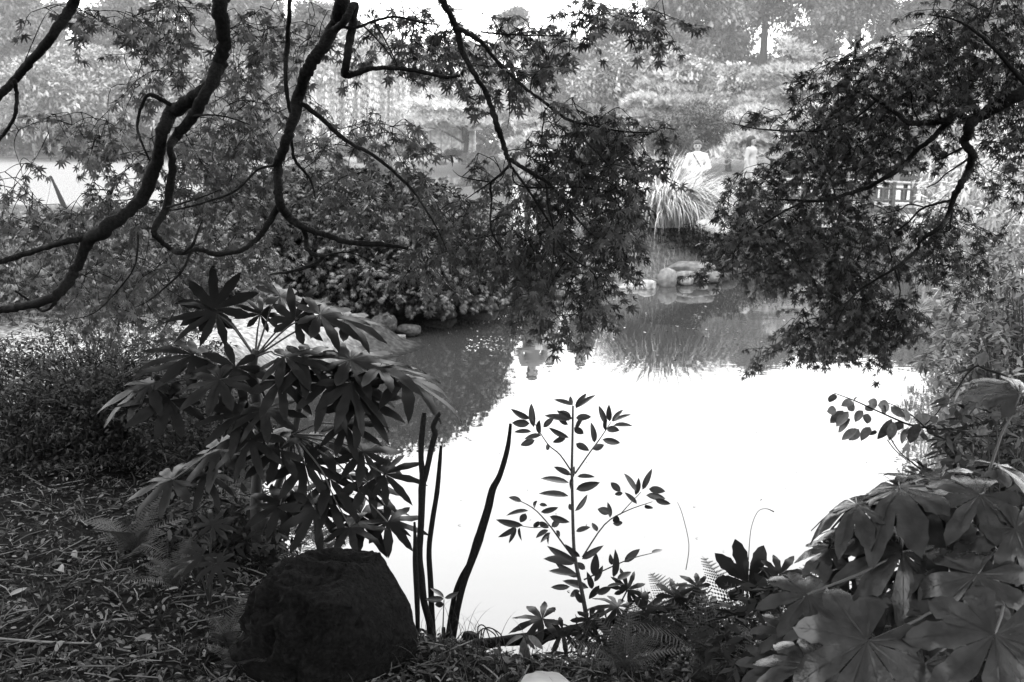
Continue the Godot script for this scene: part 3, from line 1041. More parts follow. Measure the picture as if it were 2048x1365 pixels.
func make_materials() -> void:
	var n1 := noise_tex(1, 0.012, 5, 0.55, 1.0)
	var n2 := noise_tex(2, 0.03, 5, 0.35, 1.0)
	var b1 := bump_tex(3, 0.03, 5, 6.0)
	var b2 := bump_tex(4, 0.05, 4, 5.0)
	M.ground = textured(mat(1.0, 0.95, 0.0, 0.2), n2, b1, 0.9, 1.0)
	M.bark = textured(mat(0.032, 0.85, 0.0, 0.3), n2, b2, 5.0, 1.2)
	M.far_bark = textured(mat(0.06, 0.9), n1, null, 1.0)
	M.twig_bark = mat(0.07, 0.8)
	M.stone = textured(mat(0.34, 0.85, 0.0, 0.3), n1, b1, 1.5, 0.8)
	M.pale_stone = textured(mat(0.6, 0.85, 0.0, 0.3), n1, b1, 1.5, 0.8)
	M.dark_stone = textured(mat(0.16, 0.85, 0.0, 0.3), n2, b1, 1.5, 0.8)
	M.boulder = textured(mat(0.026, 0.95, 0.0, 0.2), n2, b2, 3.0, 1.6)
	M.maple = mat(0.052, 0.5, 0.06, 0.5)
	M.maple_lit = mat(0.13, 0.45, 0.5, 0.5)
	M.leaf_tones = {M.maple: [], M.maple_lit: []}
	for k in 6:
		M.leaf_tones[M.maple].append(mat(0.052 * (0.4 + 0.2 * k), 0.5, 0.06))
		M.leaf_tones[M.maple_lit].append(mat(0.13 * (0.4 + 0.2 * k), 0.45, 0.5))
	M.mid_maple = mat(0.075, 0.5, 0.1, 0.4)
	M.far_leaf = mat(1.0, 0.75, 0.0, 0.25)
	M.hand_leaf = mat(0.014, 0.4, 0.04, 0.3)
	M.pale_hand = textured(mat(0.052, 0.25, 0.08, 0.5), n1, b1, 4.0, 0.25)
	M.stalk = mat(0.07, 0.5)
	M.sapling = mat(0.045, 0.4, 0.04)
	M.sapling_twig = mat(0.07, 0.6)
	M.pale_leaf = textured(mat(0.2, 0.45, 0.35), n1, null, 8.0)
	M.fern = mat(0.06, 0.6, 0.06)
	M.grass = mat(1.0, 0.6, 0.1, 0.3)
	M.litter = mat(1.0, 0.8, 0.0, 0.25)
	M.pale_litter = mat(0.22, 0.7, 0.0, 0.3)
	M.cut_stem = textured(mat(0.03, 0.85, 0.0, 0.3), n2, b2, 8.0, 1.0)
	M.wood = textured(mat(0.45, 0.8, 0.0, 0.3), n1, b2, 2.0, 0.5)
	M.dark_wood = textured(mat(0.12, 0.8, 0.0, 0.3), n1, b2, 2.0, 0.5)
	M.plaster = textured(mat(0.75, 0.8, 0.0, 0.3), n1, null, 0.4)
	M.roof = textured(mat(0.18, 0.8, 0.0, 0.3), n1, null, 0.6)
	M.cloth = mat(1.0, 0.85, 0.0, 0.2)
	M.dark_cloth = mat(0.03, 0.7)
	var w := StandardMaterial3D.new()
	w.albedo_color = grey(0.155)
	w.metallic = 0.8
	w.roughness = 0.015
	w.uv1_triplanar = true; w.uv1_world_triplanar = true
	w.uv1_scale = Vector3(0.5, 0.5, 0.9)
	w.normal_enabled = true
	w.normal_texture = bump_tex(8, 0.012, 3, 24.0)
	w.normal_scale = 0.0035
	M.water = w
	M.tuft = clump(11, 9, 0.55, 0.5)
	M.needles = needle_clump(12, 14)
	M.small_tuft = clump(15, 8, 0.75, 0.34, 0.25)
	M.long_tuft = clump(16, 8, 0.9, 0.2, 0.4)
	M.blade_soft = blade_mesh(9, 0.013, 2.6)
	M.blade_mid = blade_mesh(9, 0.012, 1.8)
	M.blade_stiff = blade_mesh(8, 0.011, 0.9)
	M.turf = blade_mesh(3, 0.05, 1.0)
	rng.seed = 3
	M.maples = [maple_leaf(0.22, 0.1), maple_leaf(0.4, -0.2), maple_leaf(0.1, 0.25)]
	M.ovates = [ovate_leaf(0.36, 0.25, 0.12), ovate_leaf(0.33, 0.35, 0.22), ovate_leaf(0.42, 0.2, 0.05)]
	M.hands = [fatsia_leaf(1, 9, 0.30, 0.27, 0.066), fatsia_leaf(2, 9, 0.45, 0.25, 0.06), fatsia_leaf(3, 9, 0.22, 0.29, 0.07), fatsia_leaf(4, 9, 0.38, 0.25, 0.064)]
	M.broad_hands = [fatsia_leaf(5, 8, 0.42, 0.40, 0.10), fatsia_leaf(6, 9, 0.55, 0.36, 0.106), fatsia_leaf(7, 8, 0.30, 0.40, 0.098), fatsia_leaf(8, 9, 0.48, 0.35, 0.10)]
	M.fronds = [fern_frond(1), fern_frond(2), fern_frond(3)]

# ---------- far shore
func build_far() -> void:
	var ordinal := ["first", "second", "third", "fourth", "fifth", "sixth", "seventh", "eighth", "ninth", "tenth", "eleventh", "twelfth", "thirteenth", "fourteenth", "fifteenth", "sixteenth"]
	# the woodland that closes the view: x0, x1, top, depth
	var wood := [[-160, 120, -60, 118], [-10, 170, -75, 128], [185, 370, -15, 120], [290, 480, -30, 126], [400, 620, -15, 118], [540, 740, 5, 126], [690, 900, 45, 122], [830, 1010, 62, 130], [965, 1060, 18, 138], [1030, 1240, 70, 126], [1160, 1330, 30, 118], [1260, 1480, -95, 108], [1400, 1640, -120, 112], [1560, 1800, -105, 106], [1720, 1960, -120, 112], [1880, 2200, -120, 108]]
	for k in wood.size():
		var w: Array = wood[k]
		far_tree("woodland_tree", "%s tree from the left in the hazy far treeline" % ordinal[k], "tree", "tall" if w[2] < 20 else "round", w[0], w[1], w[2], 292, w[3], 0.194, 300 + k, "trees of the far treeline")
	far_tree("broad_tree", "broad rounded tree with a pale billowing crown behind the lawn", "tree", "round", -30, 340, 88, 285, 92, 0.296, 41)
	far_tree("broad_tree", "smaller rounded tree half hidden between the two leaning maple limbs", "tree", "round", 330, 560, 105, 285, 88, 0.336, 42)
	far_tree("broad_tree", "dark low tree behind the walkers at the lawn's far edge", "tree", "round", 60, 300, 215, 305, 101, 0.065, 43)
	far_tree("broad_tree", "dark spreading tree at the lawn's edge beside the frame border", "tree", "round", -120, 90, 205, 305, 99, 0.065, 44)
	far_tree("broad_tree", "dark rounded tree at the lawn's edge behind the leaning maple limb", "tree", "round", 270, 520, 200, 305, 100, 0.156, 45)
	far_tree("weeping_willow", "pale weeping willow with hanging strands beyond the far water", "tree", "willow", 620, 830, 70, 300, 80, 0.516, 46)
	far_tree("pine_tree", "pale cloud-pruned pine above the white pavilion", "tree", "pine", 790, 1060, 150, 258, 76, 0.440, 47)
	far_tree("pine_tree", "pine leaning behind the low round bush on the far shore", "tree", "pine", 1000, 1150, 215, 318, 70, 0.414, 48)
	far_tree("broad_tree", "wide pale tree with a wind-swept crown behind the layered pine", "tree", "round", 1110, 1440, 82, 270, 72, 0.388, 49)
	far_tree("pine_tree", "layered pine with a bare straight trunk behind the grass", "tree", "pine", 1225, 1425, 138, 245, 52, 0.388, 50)
	far_tree("pine_tree", "large bright layered pine behind the two walkers", "tree", "pine", 1425, 1740, 84, 300, 46, 0.414, 51)
	far_tree("broad_tree", "rounded tree between the two layered pines", "tree", "round", 1390, 1530, 130, 280, 60, 0.388, 52)
	far_tree("broad_tree", "tall pale tree behind the maple on the east bank", "tree", "round", 1660, 1900, 60, 300, 62, 0.362, 53)
	far_tree("broad_tree", "rounded tree closing the view past the bridge's far end", "tree", "round", 1830, 2150, 90, 310, 56, 0.336, 54)
	far_tree("pine_tree", "low spreading pine with drooping boughs beside the bridge approach", "tree", "pine", 1425, 1660, 225, 318, 33, 0.336, 55)
	rng.seed = 58
	for q in [["dark understorey mass under the treeline behind the lawn, far west", -34.0], ["dark understorey mass under the treeline west of the willow", -20.0], ["dark understorey mass under the treeline behind the pavilion", -6.0], ["dark understorey mass under the treeline behind the layered pines", 8.0], ["dark understorey mass under the treeline beyond the walkers", 22.0], ["dark understorey mass under the treeline behind the bridge", 36.0], ["dark understorey mass under the treeline, far east", 50.0], ["dark understorey mass under the treeline at the lawn's far corner", -48.0]]:
		low_shrub("understorey", q[0], "undergrowth", Vector3(q[1], 0.8, -106.0 - rf(0, 5)), Vector3(9.5, 5.6, 3.0), 0.9, 0.08, 1.8, 0, "", null, true)
	# clipped bushes
	rng.seed = 60
	low_shrub("clipped_bush", "dark oval clipped bush before the white pavilion", "bush", at(908, 312, 76) , Vector3(0.95, 0.55, 0.8), 0.14, 0.07, 1.6, 0, "", null, true)
	low_shrub("clipped_bush", "pale round clipped bush on the far shore beside the dark oval one", "bush", at(958, 326, 74), Vector3(1.6, 0.9, 1.0), 0.16, 0.17, 1.6, 0, "", null, true)
	low_shrub("clipped_bush", "small pale bush at the far water's edge under the pine trunk", "bush", at(885, 331, 75.5), Vector3(0.4, 0.35, 0.4), 0.12, 0.15, 1.5, 0)
	low_shrub("clipped_bush", "low grey bush beside the far pond's right shore", "bush", at(985, 336, 70), Vector3(1.4, 0.8, 1.0), 0.16, 0.1, 1.5, 0)
	low_shrub("rounded_bush", "broad bush behind the head of the white-shirted walker", "bush", at(1400, 262, 38), Vector3(1.5, 1.1, 1.0), 0.16, 0.10, 1.4, 6)
	low_shrub("rounded_bush", "leafy bush behind the tall feathery grass", "bush", at(1330, 278, 36), Vector3(1.1, 0.9, 0.9), 0.16, 0.11, 1.4, 6)
	low_shrub("rounded_bush", "pale rounded bush on the far lawn behind the leaning limbs", "bush", at(440, 345, 60), Vector3(1.9, 0.9, 1.4), 0.18, 0.14, 1.4, 4)
	low_shrub("rounded_bush", "low bush on the far pond's west shore", "bush", at(640, 345, 58), Vector3(2.4, 1.0, 1.4), 0.18, 0.13, 1.4, 4)
	# pavilion
	var p := at(900, 300, 84)
	p.y = hgt(p.x, 84)
	var pav := thing("pavilion", "small white garden pavilion glimpsed beyond the far pond", "pavilion", p)
	var b := Buf.new()
	box(b, p + Vector3(0.2, 1.2, 0), Vector3(1.9, 0, 0), Vector3(0, 1.4, 0), Vector3(0, 0, 1.2), 1.0)
	put("wall", b.mesh(), M.plaster, pav)
	for k in 5:
		b = Buf.new()
		box(b, p + Vector3(-1.5 + k * 0.85, 1.2, 1.23), Vector3(0.035, 0, 0), Vector3(0, 1.38, 0), Vector3(0, 0, 0.03), 1.0)
		put("post", b.mesh(), M.wood, pav)
	b = Buf.new()
	for s in [-1.0, 1.0]:
		var a := b.vert(p + Vector3(-2.4, 2.55, s * 1.8), Vector3(0, 1, s * 0.6).normalized()); var c := b.vert(p + Vector3(2.8, 2.55, s * 1.8), Vector3(0, 1, s * 0.6).normalized())
		var d := b.vert(p + Vector3(2.4, 3.35, 0), Vector3(0, 1, s * 0.6).normalized()); var f := b.vert(p + Vector3(-2.0, 3.35, 0), Vector3(0, 1, s * 0.6).normalized())
		b.quad(a, c, d, f)
	put("roof", b.mesh(), M.roof, pav)
	# standing stone by the far pond, and walkers on the lawn
	var st := on_level(758, 392, 0.35)
	var o := put("standing_stone", rock_mesh(Vector3(0.5, 0.9, 0.4), 3.0, 30, 22, 0.22), M.dark_stone)
	o.position = st + Vector3(0, 0.62, 0)
	tag(o, "tall dark standing stone at the near shore of the far pond", "stone")
	o = put("shore_stone", rock_mesh(Vector3(0.75, 0.35, 0.4), 8.0, 26, 16, 0.25), M.dark_stone)
	o.position = st + Vector3(0.85, 0.12, -0.1)
	tag(o, "low wide dark stone beside the tall standing stone", "stone")
	for q in [["distant walker in pale clothes and a sun hat bending forward", 98, 0.55, 0.5, -0.5], ["distant walker seen in a narrow pale coat, westmost of three", 70, 0.45, 0.3, 0.8], ["distant walker in a white top and dark trousers, eastmost of three", 121, 0.6, 0.03, 0.2]]:
		var f := at(q[1], 300, 97)
		f.y = hgt(f.x, 97)
		person(q[0], f, {"yaw": q[4], "cell": 0.03, "coat": q[2], "legs": q[3], "hair": 0.3 if q[3] == 0.5 else 0.03, "height": 1.66}, "walkers on the far lawn")

# ---------- the point with the grasses, the walkers and the bridge
func build_right_bank() -> void:
	rng.seed = 70
	arching_grass("pampas_grass", "large fountain of pale arching grass above the stones", at(1330, 440, 15.6), 1700, 1.45, 0.46, 0.42, 0.1)
	arching_grass("pampas_grass", "tall upright feathery grass behind the arching clump", at(1308, 440, 18.5), 600, 1.75, 0.4, 0.4, 0.8)
	arching_grass("pampas_grass", "pale grass clump beside the walker in white", at(1380, 440, 17.0), 400, 0.65, 0.4, 0.45, 0.2)
	arching_grass("pampas_grass", "pale upright grass at the bridge's east end", at(1868, 440, 20.5), 600, 1.5, 0.4, 0.36, 0.55)
	arching_grass("pampas_grass", "arching grass hidden low behind the hanging maple leaves", at(1215, 450, 16.2), 600, 1.3, 0.4, 0.34, 0.15)
	arching_grass("pampas_grass", "narrow tuft of grass at the water below the hanging leaves", at(1090, 560, 13.9), 160, 0.6, 0.15, 0.4, 0.3)
	for q in [["dark leafy shrub rooted under the arching grass", 1375, 485, 15.2, 0.45, 0.28, 0.05], ["dark low shrub behind the mounded stones", 1440, 505, 15.4, 0.6, 0.3, 0.06], ["dark shrub beside the bridge footing", 1520, 480, 17.2, 0.7, 0.4, 0.07], ["low shrub at the grassy point's west side", 1225, 520, 15.0, 0.5, 0.3, 0.09]]:
		low_shrub("low_shrub", q[0], "shrub", at(q[1], q[2], q[3]), Vector3(q[4], q[5], q[4] * 0.8), 0.09, q[6], 1.3, 8)
	# stones at the water's edge
	stone("shore_stone", "flat pale stone at the water, westmost of the row", 1262, 574, 0.02, Vector3(0.17, 0.075, 0.12), 1.0, M.pale_stone)
	stone("shore_stone", "pale cracked stone beside the westmost flat one", 1294, 571, 0.04, Vector3(0.15, 0.1, 0.12), 2.0, M.pale_stone, 0.4)
	stone("shore_stone", "large upright rounded stone in the point's middle", 1336, 556, 0.12, Vector3(0.14, 0.17, 0.14), 3.0, M.stone, 0.2)
	stone("shore_stone", "small low pale stone in front of the upright rounded one", 1337, 569, 0.02, Vector3(0.11, 0.055, 0.09), 4.0, M.pale_stone)
	stone("shore_stone", "rounded pale stone with a lined face at the waterline", 1373, 562, 0.06, Vector3(0.135, 0.075, 0.11), 5.0, M.stone, 0.8)
	stone("shore_stone", "long flat stone lying behind the lined round stone", 1384, 549, 0.14, Vector3(0.27, 0.065, 0.14), 6.0, M.stone, -0.1)
	stone("shore_stone", "big mounded stone with grass over its top", 1382, 535, 0.22, Vector3(0.36, 0.11, 0.2), 7.0, M.stone, -0.3)
	stone("shore_stone", "pale block at the eastern end of the stone row", 1403, 561, 0.05, Vector3(0.11, 0.055, 0.1), 8.0, M.pale_stone)
	stone("shore_stone", "grey stone half under the hanging maple leaves", 1425, 553, 0.1, Vector3(0.14, 0.1, 0.12), 9.0, M.stone)
	stone("shore_stone", "stone at the water beneath the leaf curtain, past the pale block", 1450, 556, 0.05, Vector3(0.18, 0.09, 0.12), 10.0, M.dark_stone)
	stone("shore_stone", "shaded stone under the leaf curtain beside the narrow tuft", 1200, 582, 0.03, Vector3(0.17, 0.08, 0.12), 11.0, M.dark_stone)
	stone("shore_stone", "shaded flat stone between the tuft and the dark hollow", 1130, 590, 0.03, Vector3(0.2, 0.07, 0.12), 12.0, M.dark_stone)
	# turf on the mound
	scatter("turf", 9000, M.turf, M.grass, Vector2(0.08, 0.2), 0.0, func(): 
		var x := rf(0.6, 4.4); var d := rf(13.9, 18.5)
		return Vector3(x, hgt(x, d), -d) if water_dist(x, d) > 0.15 else null, Vector2(0.12, 0.45))
	# walkers
	var f := at(1395, 300, 22.0)
	f.y = hgt(f.x, 22.0)
	person("walker in a white shirt with a dark shoulder strap beside the grass", f, {"yaw": -0.15, "coat": 0.5, "legs": 0.02, "arms": "front", "strap": true, "bulk": 1.08, "height": 1.66, "hair": 0.03, "skin": 0.24, "coat_low": 0.8})
	f = at(1503, 300, 23.4)
	f.y = 0.62
	person("woman with long dark hair in a pale open coat on the bridge", f, {"yaw": 0.9, "coat": 0.3, "legs": 0.12, "long_hair": true, "height": 1.55, "hair": 0.012, "skin": 0.22, "coat_low": 0.62})
	f = at(1824, 300, 24.6)
	f.y = 0.62
	person("figure in a dark knee-length coat behind the bridge railing", f, {"yaw": 2.6, "coat": 0.07, "legs": 0.06, "height": 1.66, "hair": 0.03, "coat_low": 0.55})
	for q in [["walker in a grey jacket, seen mirrored nearest the dark reflection", 1066, 16.9, 0.18, 0.4, 1.62], ["walker in a light top mirrored between two others", 1101, 17.8, 0.4, -0.6, 1.58], ["broad walker in dark clothes, tallest mirrored figure", 1166, 18.4, 0.05, 0.2, 1.72]]:
		f = at(q[1], 300, q[2])
		f.y = hgt(f.x, q[2])
		person(q[0], f, {"yaw": q[4], "coat": q[3], "legs": 0.05, "height": q[5], "hair": 0.03, "bulk": 1.1, "coat_low": 0.78, "arms": "front"}, "walkers mirrored in the water")
	build_bridge()
	# pale kerb blocks and low wall beyond the bridge
	for q in [["pale stone slab standing by the path behind the walkers", 1475, 27.0, 0.42, 0.2], ["pale low slab past the woman on the bridge", 1533, 28.0, 0.35, 0.16], ["pale slab at the path beyond the leaf curtain", 1600, 28.5, 0.4, 0.16]]:
		var p := at(q[1], 318, q[2])
		p.y = hgt(p.x, q[2]) + q[4]
		var o := put("path_slab", rock_mesh(Vector3(q[3], q[4] + 0.08, 0.3), q[1], 24, 14, 0.1, 0.6), M.stone)
		o.position = p
		tag(o, q[0], "stone")

func build_bridge() -> void:
	var a := at(1400, 400, 21.4); var c := at(1880, 400, 24.6)
	a.y = 0; c.y = 0
	var along := (c - a).normalized()
	var L := a.distance_to(c)
	var across := Vector3(-along.z, 0, along.x)   # away from the viewer
	if across.z > 0: across = -across
	var root := thing("footbridge", "low arched wooden footbridge with post railings over the channel", "bridge", a)
	var deck := func(t: float) -> float: return 0.5 + 0.14 * sin(PI * t)
	var n := 26
	for k in n:   # deck planks
		var t := (k + 0.5) / n
		var b := Buf.new()
		box(b, a + along * L * t + across * 0.75 + Vector3(0, deck.call(t) - 0.03, 0), along * (L / n * 0.46), Vector3(0, 0.03, 0), across * 0.78, rf(0.85, 1.15))
		put("plank", b.mesh(), M.wood, root)
	for side in [0.0, 1.5]:
		var b := Buf.new()
		for k in 12:
			var t := (k + 0.5) / 12.0
			var sl: Vector3 = along + Vector3(0, (deck.call(t + 0.01) - deck.call(t - 0.01)) / (0.02 * L), 0)
			box(b, a + along * L * t + across * side + Vector3(0, deck.call(t) - 0.14, 0), sl * (L / 24.0 * 1.01), Vector3(0, 0.075, 0), across * 0.06)
		put("beam", b.mesh(), M.dark_wood, root)
		for lev in [[0.52, 0.035, "top_rail"], [0.37, 0.026, "middle_rail"], [0.09, 0.03, "bottom_rail"]]:
			b = Buf.new()
			var pts := []; var rads := []
			for k in 13:
				var t := k / 12.0
				pts.append(a + along * L * t + across * side + Vector3(0, deck.call(t) + lev[0] - (0.12 * pow(maxf(0.0, 1.0 - t * 7.0), 1.0) if lev[2] == "top_rail" else 0.0), 0)); rads.append(lev[1])
			tube(b, pts, rads, 7)
			put(lev[2], b.mesh(), M.wood if lev[2] == "top_rail" else M.dark_wood, root)
		for k in 11:
			var t := (k + 0.25) / 10.6
			b = Buf.new()
			box(b, a + along * L * t + across * side + Vector3(0, deck.call(t) + 0.26, 0), along * 0.055, Vector3(0, 0.28, 0), across * 0.05)
			put("post", b.mesh(), M.dark_wood, root)
			if k < 10:
				b = Buf.new()
				box(b, a + along * L * (t + 0.047) + across * side + Vector3(0, deck.call(t + 0.047) + 0.22, 0), along * 0.045, Vector3(0, 0.145, 0), across * 0.03)
				put("baluster", b.mesh(), M.dark_wood, root)
	for t: float in [0.28, 0.6]:
		for side in [0.1, 1.4]:
			var b := Buf.new()
			tube(b, [a + along * L * t + across * side + Vector3(0, deck.call(t) - 0.1, 0), a + along * L * t + across * side + Vector3(0, -0.6, 0)], [0.09, 0.1], 8)
			put("pile", b.mesh(), M.dark_wood, root)

# ---------- the overhanging thicket on the west bank
func build_middle() -> void:
	rng.seed = 90
	var T := Limbed.new()
	T.root = thing("spreading_maple", "low dome of pale maple foliage overhanging the water on the west bank", "tree", Vector3(-2.1, hgt(-2.1, 12.3), -12.3))
	T.leaf = 0.038; T.tone = 1.15; T.reach = 0.7
	var base := T.root.position
	for k in 7:
		var a := TAU * k / 7.0 + 0.3
		var tip := base + Vector3(cos(a) * 1.7, 0.75 + 0.25 * sin(k * 2.0), sin(a) * 1.3)
		var sp := spline([base + Vector3(cos(a) * 0.1, -0.1, sin(a) * 0.1), base + Vector3(cos(a) * 0.5, 0.65, sin(a) * 0.4), tip], [0.05, 0.035, 0.012], 6)
		var b := Buf.new()
		tube(b, sp[0], sp[1], 7, 0.2)
		put("branch", b.mesh(), M.bark, T.root)
		for p in sp[0]: T.nodes.append(p)
	for k in 6800:
		var u := runit()
		u.y = absf(u.y)
		u /= pow(pow(absf(u.x), 2.8) + pow(u.y, 2.8) + pow(absf(u.z), 2.8), 1.0 / 2.8)
		var rr := rf(0.82, 1.0) if rng.randf() < 0.75 else rf(0.4, 0.85)
		var p := Vector3(-2.15, 0.25, -11.9) + Vector3(u.x * 2.15, u.y * 1.42, u.z * 1.7) * rr * (1.0 + 0.05 * noise.get_noise_3dv(u * 140.0))
		if p.y < 0.2 + 0.1 * noise.get_noise_2d(p.x * 80, p.z * 80): continue
		grow(T, p)
	finish_tree(T, M.maples, M.mid_maple, 0)
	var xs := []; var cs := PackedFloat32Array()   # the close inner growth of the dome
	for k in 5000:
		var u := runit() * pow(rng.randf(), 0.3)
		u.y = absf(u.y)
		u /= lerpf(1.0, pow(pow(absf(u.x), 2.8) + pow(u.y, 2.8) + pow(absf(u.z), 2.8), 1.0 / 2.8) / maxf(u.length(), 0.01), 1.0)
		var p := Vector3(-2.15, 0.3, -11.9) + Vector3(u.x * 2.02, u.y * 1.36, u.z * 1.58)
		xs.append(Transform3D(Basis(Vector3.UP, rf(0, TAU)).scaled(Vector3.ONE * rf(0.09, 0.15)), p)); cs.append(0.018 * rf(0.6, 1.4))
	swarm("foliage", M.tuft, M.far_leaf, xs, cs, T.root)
	T = Limbed.new()
	T.root = thing("spreading_maple", "pale maple thicket beside the worn path, left of the leaf dome", "tree", Vector3(-4.3, hgt(-4.3, 10.0), -10.0))
	T.leaf = 0.055
	base = T.root.position
	for k in 6:
		var a := TAU * k / 6.0
		var tip := base + Vector3(cos(a) * 1.5, 1.0 + 0.25 * sin(k * 2.0), sin(a) * 1.2)
		var sp := spline([base - Vector3(0, 0.1, 0), base + Vector3(cos(a) * 0.5, 0.7, sin(a) * 0.4), tip], [0.05, 0.035, 0.012], 6)
		var b := Buf.new()
		tube(b, sp[0], sp[1], 7, 0.2)
		put("branch", b.mesh(), M.bark, T.root)
		for p in sp[0]: T.nodes.append(p)
	for k in 1500:
		var u := runit()
		var p := base + Vector3(0, 0.45, 0) + Vector3(u.x * 2.1, u.y * 0.5, u.z * 1.6) * pow(rng.randf(), 0.4)
		grow(T, p)
	finish_tree(T, M.maples, M.mid_maple, 0)
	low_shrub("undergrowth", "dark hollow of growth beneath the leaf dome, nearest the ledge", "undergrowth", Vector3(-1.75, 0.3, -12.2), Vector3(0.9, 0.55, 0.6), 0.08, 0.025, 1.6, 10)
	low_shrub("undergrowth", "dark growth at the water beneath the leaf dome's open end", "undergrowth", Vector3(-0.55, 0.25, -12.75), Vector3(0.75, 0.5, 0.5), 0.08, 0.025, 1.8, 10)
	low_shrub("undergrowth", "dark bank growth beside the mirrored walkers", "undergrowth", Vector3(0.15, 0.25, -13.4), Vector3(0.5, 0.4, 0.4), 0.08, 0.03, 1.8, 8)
	# stones of the sandy ledge
	stone("ledge_stone", "oval pale stone at the tip of the sandy ledge", 816, 660, 0.07, Vector3(0.15, 0.075, 0.11), 21.0, M.dark_stone)
	stone("ledge_stone", "rounded shaded stone behind the oval one on the ledge", 768, 648, 0.15, Vector3(0.17, 0.12, 0.13), 22.0, M.dark_stone, 0.4)
	stone("ledge_stone", "dark low stone at the hollow under the thicket", 880, 628, 0.05, Vector3(0.22, 0.08, 0.12), 23.0, M.dark_stone)
	stone("ledge_stone", "dark flat stone deepest in the hollow beneath the dome of leaves", 960, 614, 0.05, Vector3(0.26, 0.08, 0.13), 24.0, M.dark_stone)
	stone("ledge_stone", "small pale pebble-like stone in front of the oval ledge stone", 800, 674, 0.03, Vector3(0.07, 0.03, 0.05), 25.0, M.stone)
	# bright bushes on the east shore
	low_shrub("leafy_bush", "bright tall bush with narrow leaves on the east shore", "bush", Vector3(5.15, 1.15, -9.6), Vector3(1.15, 1.0, 1.1), 0.12, 0.42, 1.5, 16, "", M.long_tuft)
	low_shrub("leafy_bush", "leafy bush low over the water below the bright tall one", "bush", Vector3(4.45, 0.5, -7.9), Vector3(0.75, 0.6, 0.9), 0.09, 0.28, 1.3, 14, "", M.small_tuft)
	low_shrub("leafy_bush", "upper bush with pale sprays behind the bright tall one", "bush", Vector3(6.6, 1.5, -12.5), Vector3(1.5, 1.2, 1.2), 0.13, 0.4, 1.4, 12, "", M.long_tuft)
	# specks afloat
	scatter("floating_leaves", 520, M.ovates[1], M.litter, Vector2(0.025, 0.07), 0.0, func():
		var d := rf(8.6, 15.0); var x := rf(-0.5, 5.5)
		return Vector3(x, 0.004, -d) if water_dist(x, d) < -0.2 else null, Vector2(0.05, 0.4))
	scatter("floating_leaves", 90, M.ovates[1], M.litter, Vector2(0.008, 0.022), 0.0, func():
		var d := rf(4.2, 9.0); var x := rf(-0.6, 2.6)
		return Vector3(x, 0.004, -d) if water_dist(x, d) < -0.3 else null, Vector2(0.05, 0.3))
	scatter("floating_leaves", 70, M.ovates[1], M.litter, Vector2(0.02, 0.04), 0.0, func(): return on_level(rf(935, 1005), rf(672, 702), 0.004), Vector2(0.4, 0.7))

